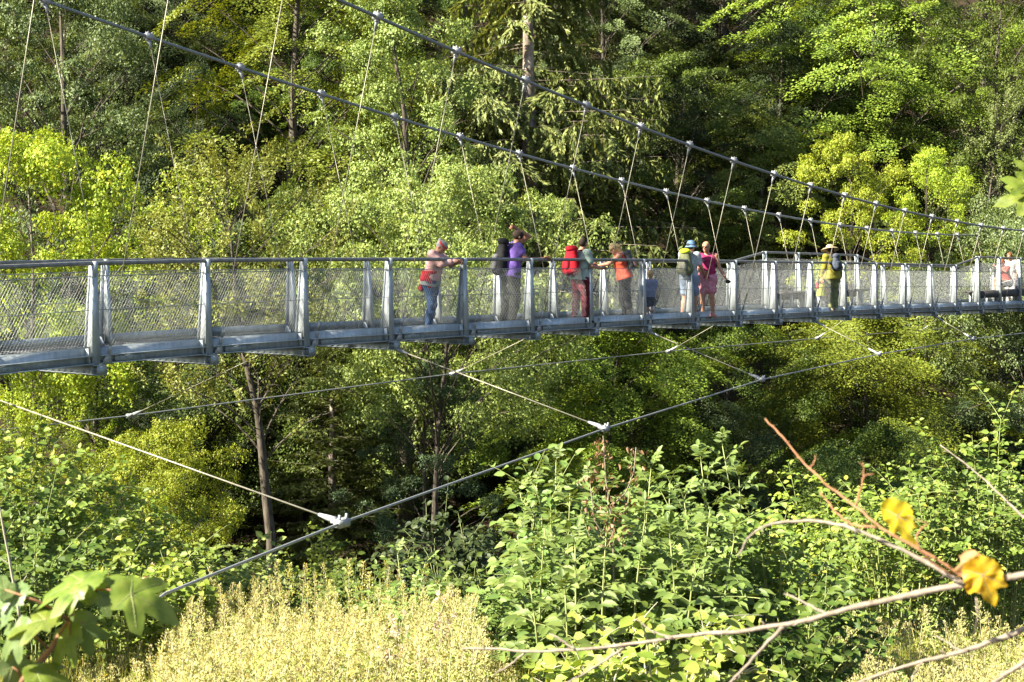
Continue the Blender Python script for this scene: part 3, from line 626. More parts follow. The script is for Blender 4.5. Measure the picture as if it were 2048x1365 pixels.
# ---- lobed leaves
def lobed_leaf(size,rng,lobes=((0,1.0),(.95,.80),(-.95,.80),(1.95,.46),(-1.95,.46)),wd=.56,droop=.25,cup=.15,crumple=0.,serr=.09,base_r=.38):
    nth,nr=72,7; th=np.linspace(-math.pi,math.pi,nth,endpoint=False)
    r=np.full(nth,base_r)
    for a,l in lobes: r=np.maximum(r,l*np.exp(-np.abs((th-a)/wd)**1.8))
    r*=1+serr*np.abs(((th*11/np.pi)%1)-.5)*2-serr*.5
    V=[[0,0,0]]
    ph=rng.uniform(0,6,4)
    for i in range(1,nr+1):
        f=i/nr; x=r*f*np.cos(th); y=r*f*np.sin(th)
        ridge=np.min([np.abs(np.sin((th-a)/2))*2 for a,_ in lobes],axis=0)
        z=-droop*(x*x+.8*y*y)-cup*np.abs(y)*.0+cup*ridge*f*r*.5+.02*np.sin(9*x+ph[0])*np.sin(8*y+ph[1])
        if crumple: z=z+crumple*(np.sin(7*x+ph[2])*np.cos(9*y+ph[3])+.6*np.sin(15*x+11*y+ph[0]))*f
        V+=np.stack([x,y,z],1).tolist()
    V=np.array(V)*size; j=np.arange(nth); k=(j+1)%nth
    quads=np.concatenate([np.stack([1+i*nth+j,1+i*nth+nth+j,1+i*nth+nth+k,1+i*nth+k],1) for i in range(nr-1)])
    tris=np.stack([np.zeros(nth,int),1+j,1+k],1)
    lines=[]
    for a,l in lobes:
        ja=int(round((a+math.pi)/(2*math.pi)*nth))%nth
        lines.append(np.array([V[0]]+[V[1+i*nth+ja] for i in range(nr-1)])+[0,0,size*.004])
    return V,quads,tris,lines
def put_leaf(parent,pos,tip,normal,size,mat,rng,vein='stem_green',petiole=None,**kw):
    """a leaf whose stalk end sits at pos and whose blade points along tip"""
    V,q,t,lines=lobed_leaf(size,rng,**kw); x=nrm(tip); n=nrm(np.asarray(normal,float)-x*np.dot(normal,x)); y=np.cross(n,x); A=np.stack([x,y,n])
    mb=MB(); mb.add(V,q); mb.f.append(t); o=mb.build('leaf',mat,parent,True)
    vb=MB()
    for i,l in enumerate(lines): vb.tube(l,np.linspace(size*.011,size*.003,len(l)),4,cap=False)
    vb.build('vein',M[vein],o,True)
    o.matrix_local=Matrix([[A[0][i],A[1][i],A[2][i],(pos)[i]] for i in range(3)]+[[0,0,0,1]])
    return o
def blade(name,cols,trans=.5):
    m=leaf_mat(name,cols,trans=trans,rough=.42,hue=.012,val=.10,spec=.5); nt=m.node_tree
    rmp=[n for n in nt.nodes if n.type=='VALTORGB'][0]; tc=nt.nodes.new('ShaderNodeTexCoord'); nz=nt.nodes.new('ShaderNodeTexNoise'); nz.inputs['Scale'].default_value=38; nz.inputs['Detail'].default_value=6
    for e_,q_ in zip(rmp.color_ramp.elements,(.30,.44,.64,.8)): e_.position=q_
    for l in list(nt.links):
        if l.to_node==rmp: nt.links.remove(l)
    nt.links.new(tc.outputs['Object'],nz.inputs[0]); nt.links.new(nz.outputs[0],rmp.inputs[0])
    b=nt.nodes.new('ShaderNodeBump'); b.inputs['Strength'].default_value=.35; b.inputs['Distance'].default_value=.004; nt.links.new(nz.outputs[0],b.inputs['Height'])
    p=[n for n in nt.nodes if n.type=='BSDF_PRINCIPLED'][0]; nt.links.new(b.outputs[0],p.inputs['Normal']); return m
B_green=blade('lobed_blade',[(.12,.20,.06),(.16,.25,.08),(.20,.29,.10)],.5)
B_light=blade('young_lobed_blade',[(.12,.19,.025),(.19,.27,.035),(.26,.33,.06)],.5)
B_yel=blade('yellow_blade',[(.36,.20,.02),(.58,.42,.02),(.64,.50,.04)],.45)
B_brown=blade('withered_blade',[(.26,.13,.05),(.52,.32,.13),(.60,.42,.18)],.35)
def toward(p): return nrm(-np.asarray(p))           # from a point towards the path where one stands
rng=np.random.default_rng(7)
# close maple spray at the lower corner
Yl=3.0; base=at(-25,1460,2.95); o=empty('maple_spray',base); tag(o,'close maple spray of large lobed green leaves on a brown stem before the weeds','plant')
st=MB(); pth=[at(-25,1460,2.95),at(45,1362,2.97),at(100,1300,3.0),at(140,1240,3.0),at(157,1185,3.02)]; st.tube([p-base for p in pth],[.009,.008,.006,.0045,.003],8)
def sprayleaf(jx,jy,tx,ty,Y,nv,mat,sc_=1.0,**kw):
    a=at(jx,jy,Y); b=at(tx,ty,Y+kw.pop('dy',0.0)); d=b-a; put_leaf(o,a-base,d,np.array(nv,float),np.linalg.norm(d)*sc_*.94,mat,rng,**kw); return a
J=at(157,1190,3.02)
spray=[(165,1165,55,1190,[.1,-.35,.9],B_light,{}),(180,1180,242,1142,[-.1,-.5,.85],B_light,{}),(155,1183,102,1212,[.3,-.4,.8],B_light,{}),(200,1192,270,1205,[0,-.35,.93],B_green,{}),(262,1188,360,1228,[-.25,-.55,.8],B_light,{}),
 (168,1248,172,1318,[-.15,-.85,.5],B_green,{}),(140,1272,92,1332,[-.2,-.7,.6],B_light,{}),(90,1240,8,1252,[.0,-.4,.9],B_light,{}),(40,1262,-15,1318,[.1,-.5,.8],B_green,{}),(30,1190,-40,1225,[.2,-.5,.8],B_green,{}),(25,1335,70,1385,[0,-.6,.7],B_green,{}),(75,1345,150,1362,[.1,-.4,.9],B_light,{}),(10,1180,-40,1160,[.2,-.6,.7],B_green,{})]
for jx,jy,tx,ty,nv,mt,kw in spray:
    a=sprayleaf(jx,jy,tx,ty,2.98+rng.uniform(-.05,.05),nv,mt,1.08,droop=.35,cup=.25,**kw)
    k=min(range(len(pth)),key=lambda i:np.linalg.norm(pth[i]-a)); q=(pth[k]+a)/2+Z*.008
    st.tube([pth[k]-base,q-base,a-base],[.0026,.0022,.0018],5)
st.build('stem',M['twig_brown'],o,True)
# maple spray at the other margin, by the far end of the cables
base=at(2075,430,4.0); o=empty('maple_spray',base); tag(o,'close yellow-green maple leaves poking in at the margin above the bridge end','plant')
for jx,jy,tx,ty,nv,mt in [(2052,372,2008,352,[.2,-.8,.5],B_light),(2055,392,1994,402,[.1,-.7,.6],B_light),(2062,350,2036,318,[.2,-.8,.4],B_light)]:
    sprayleaf(jx,jy,tx,ty,4.0,nv,mt,1.1)
st=MB(); st.tube([at(2090,520,4)-base,at(2066,430,4)-base,at(2054,375,4)-base],[.006,.005,.003],6); st.build('stem',M['stem_green'],o,True)
# bare pale branch with withered leaves
def branch(name,label,main,twigs,mat='twig',r0=.006,cat='branch'):
    base=at(*main[0][:3]); o=empty(name,base); tag(o,label,cat)
    def smooth(P,rad,m):
        P=np.array(P); t=np.linspace(0,len(P)-1,len(P)*4); k=np.arange(len(P)); Q=np.stack([np.interp(t,k,P[:,i]) for i in range(3)],1)
        for _ in range(3): Q[1:-1]=(Q[:-2]+2*Q[1:-1]+Q[2:])/4
        Q[1:-1]+=np.random.default_rng(len(P)).normal(0,.0008,(len(Q)-2,3))
        b=MB(); b.tube(Q-base,rad*np.linspace(1,.42,len(Q))*(1+.18*(np.arange(len(Q))%4==0)),8)
        rg=np.random.default_rng(int(abs(Q[0,0])*1e4)%9999)
        for i in range(2,len(Q)-1,3):
            d=nrm(Q[i+1]-Q[i]); e=nrm(d*.6+rg.normal(0,.7,3)); l=rad*rg.uniform(1.5,4.5); b.tube([Q[i]-base,Q[i]+e*l*.6-base,Q[i]+nrm(e+d*.4)*l-base],[rad*.38,rad*.26,rad*.16],5)
        return b
    smooth([at(*p) for p in main],r0,mat).build('limb',M[mat],o,True)
    for tw,r,mt in twigs: smooth([at(*p) for p in tw],r,mt).build('twig',M[mt],o,True)
    return o,base
o,base=branch('bare_branch','long pale bare branch with forked twigs and yellow withered leaves hanging from it',
 [(2110,1140,2.5),(1935,1168,2.6),(1820,1190,2.7),(1700,1216,2.8),(1600,1245,2.95),(1500,1262,3.1),(1400,1268,3.25),(1290,1284,3.4),(1180,1298,3.55),(1060,1306,3.7),(990,1296,3.8),(925,1298,3.9)],
 [([(1570,1252,3.0),(1530,1290,3.02),(1490,1335,3.03),(1440,1385,3.04)],.0048,'twig'),([(1655,1230,2.87),(1610,1205,2.9),(1568,1188,2.95)],.0028,'twig'),([(1260,1288,3.45),(1215,1318,3.5),(1165,1350,3.5),(1120,1372,3.5)],.0036,'twig'),
  ([(1345,1276,3.3),(1300,1262,3.35),(1275,1240,3.4)],.0022,'twig'),([(1050,1305,3.72),(1020,1330,3.74),(985,1352,3.75)],.0028,'twig'),([(1150,1300,3.58),(1120,1278,3.6),(1098,1268,3.62)],.003,'twig'),
  ([(1930,1168,2.6),(1840,1118,2.65),(1750,1075,2.7),(1665,1043,2.8),(1590,1041,2.9),(1530,1050,2.95),(1495,1075,2.98),(1476,1115,3.0)],.0042,'twig'),
  ([(1940,1160,2.6),(1850,1105,2.62),(1760,1058,2.66),(1712,1012,2.7),(1650,968,2.75),(1610,930,2.8),(1570,880,2.85),(1530,838,2.9)],.0029,'twig_brown'),
  ([(1712,1012,2.7),(1722,975,2.7),(1728,950,2.7),(1726,925,2.7)],.0020,'twig_brown'),([(1728,952,2.7),(1748,948,2.7)],.0016,'twig_brown'),([(1752,1056,2.66),(1700,1050,2.7),(1672,1025,2.72),(1640,985,2.76)],.0024,'twig_brown'),
  ([(1618,940,2.8),(1628,925,2.8),(1632,910,2.8)],.0018,'twig_brown'),([(1905,1150,2.6),(1855,1120,2.6),(1832,1085,2.6),(1838,1060,2.6),(1862,1048,2.6),(1840,1042,2.6),(1815,1032,2.6)],.0019,'twig_brown')])
put_leaf(o,at(1795,1032,2.66)-base,at(1818,1092,2.66)-at(1795,1032,2.66),[-.8,-.5,.35],.066,B_yel,rng,vein='twig',crumple=.05,lobes=((0,1.0),(.9,.62),(-.8,.70),(2.0,.45),(-2.1,.40)),wd=.55,base_r=.52,serr=.12,cup=.5)
put_leaf(o,at(1965,1150,2.56)-base,at(1990,1225,2.56)-at(1965,1150,2.56),[-.5,-.8,.3],.060,B_yel,rng,vein='twig',crumple=.055,lobes=((0,1.0),(.85,.72),(-.95,.78),(2.0,.5),(-2.0,.5)),wd=.52,base_r=.56,serr=.10,cup=.5)
put_leaf(o,at(1945,1125,2.58)-base,at(1952,1195,2.58)-at(1945,1125,2.58),[-.6,-.7,.3],.056,B_brown,rng,vein='twig_brown',crumple=.07)
mb=MB(); mb.tube([at(1952,1195,2.58)-base,at(1955,1235,2.58)-base,at(1948,1268,2.58)-base],[.0016,.0012,.0008],5); mb.build('leaf_stalk',M['twig'],o,True)
branch('bare_branch','lower pale bare branch rising from the yellow weeds beneath the long one',[(2110,1235,2.7),(2000,1278,2.8),(1925,1305,2.9),(1850,1322,3.0),(1770,1345,3.1),(1700,1372,3.2)],[([(1925,1305,2.9),(1890,1282,2.92),(1870,1272,2.94)],.002,'twig'),([(1845,1323,3.0),(1828,1345,3.0),(1822,1372,3.0)],.002,'twig')],r0=.0055)
branch('bare_branch','short pale bare branch crossing the very corner',[(2110,1290,2.6),(2040,1330,2.65),(1990,1362,2.7),(1960,1390,2.7)],[],r0=.0055)
branch('bare_shoot','long thin straight bare shoot slanting before the dark hollow',[(2075,1060,6.5),(2015,1005,6.6),(1960,950,6.7),(1880,890,6.8)],[],r0=.007,cat='shoot')
branch('bare_shoot','thin white bare stem with short side twigs beside the brambles',[(40,1235,8),(28,1170,8),(15,1100,8),(0,1020,8),(-10,940,8)],[([(20,1130,8),(-5,1112,8),(-30,1105,8)],.003,'stem_pale'),([(30,1185,8),(48,1160,8),(56,1145,8)],.003,'stem_pale')],mat='stem_pale',r0=.008,cat='shoot')
# withered brown stalk in the elder
b=gpt(1235,11.3); o=empty('withered_plant',b); tag(o,'withered brown stalk with shrivelled leaves rising above the elder','plant'); st=MB(); fo=MB(); rng=np.random.default_rng(12)
paths=[[b,at(1228,1180,11.3),at(1226,1060,11.3),at(1212,960,11.3),at(1206,872,11.3)],[at(1226,1010,11.3),at(1252,985,11.25),at(1268,945,11.2),at(1272,895,11.2)],[at(1228,1100,11.3),at(1188,1040,11.3),at(1180,965,11.3)]]
P=[]
for i,pa in enumerate(paths):
    pa=np.array(pa)-b; st.tube(pa,np.linspace(.011 if i==0 else .006,.003,len(pa)),6)
for (x,y,sx,sy,n) in [(1225,1010,50,52,110),(1222,1060,40,22,40),(1205,905,20,26,34),(1198,880,12,10,10),(1272,950,16,34,26),(1272,900,20,8,14),(1184,960,20,30,24)]:
    for j in range(n): P.append(at(x+rng.normal(0,sx*.55),y+rng.normal(0,sy*.55),11.3+rng.normal(0,.12))-b)
P=np.array(P); n=len(P); S=rng.uniform(.018,.055,n); fo.leaves(P,unit_rows(rng.normal(0,.6,(n,3))-Z*.9),unit_rows(rng.normal(0,1,(n,3))),S,S*.5,fold=.35,shape=6)
st.build('stem',M['twig'],o,True); fo.build('withered_leaves',LM['litter'],o)
# faded weeds: tall single stalks as things, the crowd of them as stuff
def weed(stm,fol,plu,rng,p,h,lean):
    top=p+Z*h+np.array([lean[0],lean[1],0])*h; path=bez(p,p+Z*h*.55,top,6); stm.tube(path,np.linspace(.0045,.0018,6),3,cap=False)
    nl=int(30*h); s=rng.uniform(.15,.8,nl)*5; a=np.minimum(s.astype(int),4); q=path[a]+(path[a+1]-path[a])*(s-a)[:,None]; az=rng.uniform(0,6.28,nl)
    d=unit_rows(np.stack([np.cos(az),np.sin(az),rng.uniform(.1,1.1,nl)],1)); L=rng.uniform(.045,.11,nl); fol.leaves(q,d,unit_rows(rng.normal(0,.5,(nl,3))+LB*1.2),L,L*.17,fold=.1)
    m=int(150*min(1.2,h)); t=rng.uniform(0,1,m)**.8; c=path[4]*(1-.0)+(path[5]-path[4])*(t*1.9-.9)[:,None]
    az=rng.uniform(0,6.28,m); r=(.085*(1-t)+.012)*rng.uniform(.2,1,m); q=c+np.stack([r*np.cos(az),r*np.sin(az),r*.35],1)
    d=unit_rows(np.stack([np.cos(az)*.5,np.sin(az)*.5,rng.uniform(.3,1.2,m)],1)); L=rng.uniform(.011,.026,m); plu.leaves(q,d,unit_rows(LB*1.2+rng.normal(0,.6,(m,3))),L,L*.5,fold=.2)
rng=np.random.default_rng(77)
protos=[]
for i in range(4):
    a,b_,c_=MB(),MB(),MB(); weed(a,b_,c_,rng,np.zeros(3),1.0,rng.normal(0,.06,2)); protos.append((a.mesh('stem',M['stem_pale']),b_.mesh('foliage',LM['weed']),c_.mesh('blossom',LM['plume'])))
for i,(x,y,Y) in enumerate([(545,1122,14.2),(578,1128,14),(600,1128,14.4),(632,1145,13.6),(648,1130,14.4),(698,1120,13.8),(719,1128,14.1),(768,1118,14),(780,1122,14.4),(800,1140,13.7),(840,1132,14.2),(842,1150,13.6),(512,1160,13.4),(480,1172,13.0),(452,1188,12.6),(500,1150,14.0),(660,1160,13.2),(560,1155,13.3),(735,1150,13.3),(410,1205,12.2),(870,1165,13.6),(615,1165,13.0)]):
    p=gpt(x,Y,-.03); h=(HY-y)/F_PX*Y-p[2]; o=empty('fleabane',p); tag(o,'tall faded fleabane with a straw-yellow plume above the weed patch','weed','tall fleabanes along the back of the weed patch'); o.scale=(1,1,h); o.rotation_euler=(0,0,rng.uniform(0,6))
    for me in protos[i%4]:
        c=bpy.data.objects.new(me.name.split('.')[0],me); COL.objects.link(c); c.parent=o
ST,FO,PL=MB(),MB(),MB()
for i in range(1450):
    Y=rng.uniform(8.6,14.2); x=rng.uniform(120,1030) if rng.uniform()<.66 else rng.uniform(1600,2110)
    right=x>1500
    if right: Y=rng.uniform(8.5,13.8)
    p=gpt(x,Y,-.03); edge=np.clip((x-1560)/170,.4,.9) if right else np.clip((x-110)/260,.35,1)*np.clip((1080-x)/160,.45,1) 
    weed(ST,FO,PL,rng,p,rng.uniform(.42,1.04)*edge*(1.0 if not right else .9),rng.normal(0,.09,2))
o=FO.build('weeds',LM['weed']); tag(o,'faded straw-yellow weeds filling the bank below the wind cable','weeds',kind='stuff')
c=ST.build('stalks',M['stem_pale'],o); c['kind']='stuff'; c=PL.build('plumes',LM['plume'],o); c['kind']='stuff'
# thistles gone to seed
for i,(x,y,Y,lab) in enumerate([(884,1188,11.5,'seeding thistle with a broad pinkish head between the weeds and the elder'),(794,1236,10.6,'seeding thistle with brownish fluff beside the elder seedling'),(778,1296,9.6,'low seeding thistle with white fluff in the middle of the weeds'),(925,1296,9.8,'white fluffy thistle next to the tip of the pale branch'),(838,1305,9.5,'small thistle with scattered fluff at the picture bottom'),(885,1240,10.4,'pale thistle half sunk in the weeds under the broad pinkish one'),(303,1140,14.5,'pinkish seeding thistle above the large close leaves')]):
    rg=np.random.default_rng(200+i); p=gpt(x,Y,-.02); top=at(x,y,Y)-p; o=empty('thistle',p); tag(o,lab,'thistle'); st,fl,fo=MB(),MB(),MB()
    st.tube(stem_curve(np.zeros(3),top,rg,.03),np.linspace(.006,.003,7),5)
    for j in range(9):
        hd=top+np.array([rg.normal(0,.05),rg.normal(0,.05),rg.uniform(-.12,.03)]); q=top-Z*.2; st.tube([q,(q+hd)/2+Z*-.01,hd],[.0025,.002,.0015],4,cap=False)
        m=46; d=unit_rows(rg.normal(0,1,(m,3))+Z*.3); L=rg.uniform(.014,.03,m); fl.leaves(hd+d*.004,d,unit_rows(rg.normal(0,1,(m,3))),L,L*.3,fold=.1)
    m=26; s=rg.uniform(.1,.85,m); az=rg.uniform(0,6.28,m); d=unit_rows(np.stack([np.cos(az),np.sin(az),rg.uniform(-.1,.7,m)],1)); L=rg.uniform(.06,.14,m); fo.leaves(top*s[:,None],d,unit_rows(rg.normal(0,.4,(m,3))+Z),L,L*.22,fold=.25,shape=6)
    st.build('stem',M['stem_pale'],o,True); fl.build('blossom',LM['fluff'],o); fo.build('foliage',LM['olive'],o)
# ground cover no one could count
rng=np.random.default_rng(91); n=26000
Y=rng.uniform(7.5,30,n)**1.0; X=rng.uniform(-.42,.42,n)*Y; cl=np.sin(X*1.7+.3)*np.sin(Y*1.3)+.5*np.sin(X*4.1+Y*3.3); zz=terrain(X,Y)+rng.uniform(0,.32,n)*np.clip(.7+cl*.5,.1,1.3)
P=np.stack([X,Y,zz],1); L=rng.uniform(.045,.10,n); mb=MB(); mb.leaves(P,unit_rows(rng.normal(0,1,(n,3))*[1,1,.4]),unit_rows(rng.normal(0,.5,(n,3))+Z),L,L*.6,fold=.12)
tag(mb.build('ground_cover',LM['bramble']),'low leafy ground cover on the near bank','ground cover',kind='stuff')
n=80000; Y=rng.uniform(26,84,n); X=rng.uniform(-.40,.40,n)*Y; cl=np.sin(X*.9+1)*np.sin(Y*.8)+.6*np.sin(X*2.1-Y*1.7); keep=(cl>-.35)|(Y>48); X,Y,cl=X[keep],Y[keep],cl[keep]; n=len(X)
P=np.stack([X,Y,terrain(X,Y)+rng.uniform(0,.7,n)*np.clip(.6+cl*.6,.1,1.4)*np.where(Y>48,2.2,1)],1); L=rng.uniform(.12,.24,n); mb=MB(); mb.leaves(P,unit_rows(rng.normal(0,1,(n,3))*[1,1,.4]),unit_rows(rng.normal(0,.5,(n,3))+Z),L,L*.6,fold=.12)
tag(mb.build('undergrowth',LM['mid']),'leafy undergrowth on the valley floor and far bank','undergrowth',kind='stuff')
n=26000; x=np.concatenate([rng.uniform(1560,2150,n//2),rng.uniform(-60,1100,n//2)]); Y=rng.uniform(7.6,14.5,len(x)); X=(x-CX)/F_PX*Y; P=np.stack([X,Y,terrain(X,Y)-.01],1)
L=rng.uniform(.18,.50,len(x)); mb=MB(); mb.leaves(P,unit_rows(rng.normal(0,.38,(len(x),3))+Z),unit_rows(rng.normal(0,1,(len(x),3))),L,L*.022,fold=.1)
tag(mb.build('grass',LM['grass']),'dry yellow-green grass on the near bank','grass',kind='stuff')
# ------------------------------------------------------------------ people: continuous surfaces from blended limbs
def surface_nets(F,org,h):
    nx,ny,nz=F.shape; ins=F<0
    c=[ins[i:nx-1+i,j:ny-1+j,k:nz-1+k] for i in (0,1) for j in (0,1) for k in (0,1)]
    allc=np.logical_and.reduce(c); anyc=np.logical_or.reduce(c); act=anyc&~allc
    idx=np.argwhere(act); n=len(idx); lut=np.full(act.shape,-1,np.int64); lut[act]=np.arange(n)
    P=np.zeros((n,3)); cnt=np.zeros(n); cor=[(i,j,k) for i in (0,1) for j in (0,1) for k in (0,1)]
    for a in range(8):
        for b in range(a+1,8):
            d=[cor[b][q]-cor[a][q] for q in range(3)]
            if sum(abs(x) for x in d)!=1: continue
            fa=F[idx[:,0]+cor[a][0],idx[:,1]+cor[a][1],idx[:,2]+cor[a][2]]; fb=F[idx[:,0]+cor[b][0],idx[:,1]+cor[b][1],idx[:,2]+cor[b][2]]
            m=(fa<0)!=(fb<0); t=np.where(m,fa/(fa-fb+1e-12),0)[:,None]
            P+=np.where(m[:,None],np.array(cor[a])+t*np.array(d),0); cnt+=m
    V=(P/np.maximum(cnt,1)[:,None]+idx)*h+org; Q=[]
    for ax in range(3):
        e1=[1,2,0][ax]; e2=[2,0,1][ax]
        sl0=[slice(None)]*3; sl1=[slice(None)]*3; sl0[ax]=slice(0,F.shape[ax]-1); sl1[ax]=slice(1,None)
        s0,s1=ins[tuple(sl0)],ins[tuple(sl1)]; ed=np.argwhere(s0!=s1)
        ed=ed[(ed[:,e1]>0)&(ed[:,e2]>0)&(ed[:,e1]<act.shape[e1])&(ed[:,e2]<act.shape[e2])]
        def L(d1,d2):
            q=ed.copy(); q[:,e1]-=d1; q[:,e2]-=d2; return lut[q[:,0],q[:,1],q[:,2]]
        q=np.stack([L(1,1),L(0,1),L(0,0),L(1,0)],1); fl=s0[tuple(ed.T)]; q[~fl]=q[~fl][:,::-1]; Q.append(q[(q>=0).all(1)])
    return V,np.concatenate(Q)
class SDF:
    """prims: ('c',a,b,ra,rb,k) tapered limb, ('e',centre,radii,axes,k) ellipsoid; cut = half spaces or ellipsoids taken away"""
    def __init__(s): s.p=[]; s.cuts=[]
    def limb(s,a,b,ra,rb,k=.03): s.p.append(('c',np.array(a,float),np.array(b,float),ra,rb,k)); return s
    def ell(s,c,r,A=None,k=.02): s.p.append(('e',np.array(c,float),np.array(r,float),np.eye(3) if A is None else np.asarray(A,float),k)); return s
    def cut_plane(s,pt,n): s.cuts.append(('p',np.array(pt,float),nrm(n))); return s      # removes the side n points to
    def cut_ell(s,c,r,A=None): s.cuts.append(('e',np.array(c,float),np.array(r,float),np.eye(3) if A is None else np.asarray(A,float))); return s
    def mesh(s,h,grow=0.,folds=0.,seed=0):
        lo=np.min([np.minimum(p[1],p[2])-max(p[3],p[4]) if p[0]=='c' else p[1]-max(p[2]) for p in s.p],axis=0)-grow-.05
        hi=np.max([np.maximum(p[1],p[2])+max(p[3],p[4]) if p[0]=='c' else p[1]+max(p[2]) for p in s.p],axis=0)+grow+.05
        n=np.ceil((hi-lo)/h).astype(int)+1; F=np.full(n,.2,np.float32)
        ax=[lo[i]+np.arange(n[i])*h for i in range(3)]
        for p in s.p:
            if p[0]=='c': r=max(p[3],p[4])+grow+.07; a=np.minimum(p[1],p[2])-r; b=np.maximum(p[1],p[2])+r
            else: r=max(p[2])+grow+.07; a=p[1]-r; b=p[1]+r
            i0=np.clip(np.floor((a-lo)/h).astype(int),0,n-1); i1=np.clip(np.ceil((b-lo)/h).astype(int)+1,1,n)
            X,Y,Z_=np.meshgrid(*[ax[q][i0[q]:i1[q]] for q in range(3)],indexing='ij'); G_=np.stack([X,Y,Z_],-1)
            if p[0]=='c':
                ba=p[2]-p[1]; t=np.clip(((G_-p[1])@ba)/(ba@ba+1e-12),0,1); d=np.linalg.norm(G_-p[1]-t[...,None]*ba,axis=-1)-(p[3]+(p[4]-p[3])*t)
            else:
                q=(G_-p[1])@p[3].T; k1=np.linalg.norm(q/p[2],axis=-1); k2=np.linalg.norm(q/p[2]**2,axis=-1); d=k1*(k1-1)/(k2+1e-9)
            d=d-grow; sl=tuple(slice(i0[q],i1[q]) for q in range(3)); f=F[sl]; k=p[-1]
            hh=np.maximum(k-np.abs(f-d),0)/k; F[sl]=np.minimum(f,d)-hh*hh*k*.25
        if folds or s.cuts:
            X,Y,Z_=np.meshgrid(*ax,indexing='ij')
            if folds:
                r=np.random.default_rng(seed).uniform(0,6,6)
                F+=folds*(np.sin(31*Z_+14*X+r[0]+2*np.sin(9*Y+r[1]))*.6+np.sin(22*X-17*Y+26*Z_+r[2])*.5+np.sin(47*Z_-20*Y+r[3])*.3)
            G_=None
            for c in s.cuts:
                if c[0]=='p': F=np.maximum(F,(X-c[1][0])*c[2][0]+(Y-c[1][1])*c[2][1]+(Z_-c[1][2])*c[2][2])
                else:
                    q=(np.stack([X,Y,Z_],-1)-c[1])@c[3].T; k1=np.linalg.norm(q/c[2],axis=-1); F=np.maximum(F,-(k1-1)*min(c[2]))
        return surface_nets(F,lo,h)
    def build(s,name,mat,parent,h=.011,**kw):
        V,Q=s.mesh(h,**kw); mb=MB(); mb.add(V,Q); o=mb.build(name,mat,parent,True); return o
def cloth(name,a,b,scale=30,rough=.85,c3=None,stretch=(1,1,1)): return surf_mat(name,a,b,scale=scale,rough=rough,bump=.25,spec=.15,c3=c3,stretch=stretch)
SK=surf_mat('warm_skin',(.34,.17,.105),(.40,.21,.135),scale=12,rough=.55,spec=.35)
SK2=surf_mat('tanned_skin',(.28,.125,.075),(.34,.165,.10),scale=12,rough=.55,spec=.35)
EYE=surf_mat('eye',(.02,.015,.012),(.03,.02,.015),rough=.2)
DARK=cloth('dark_shoe',(.012,.012,.012),(.03,.03,.03))
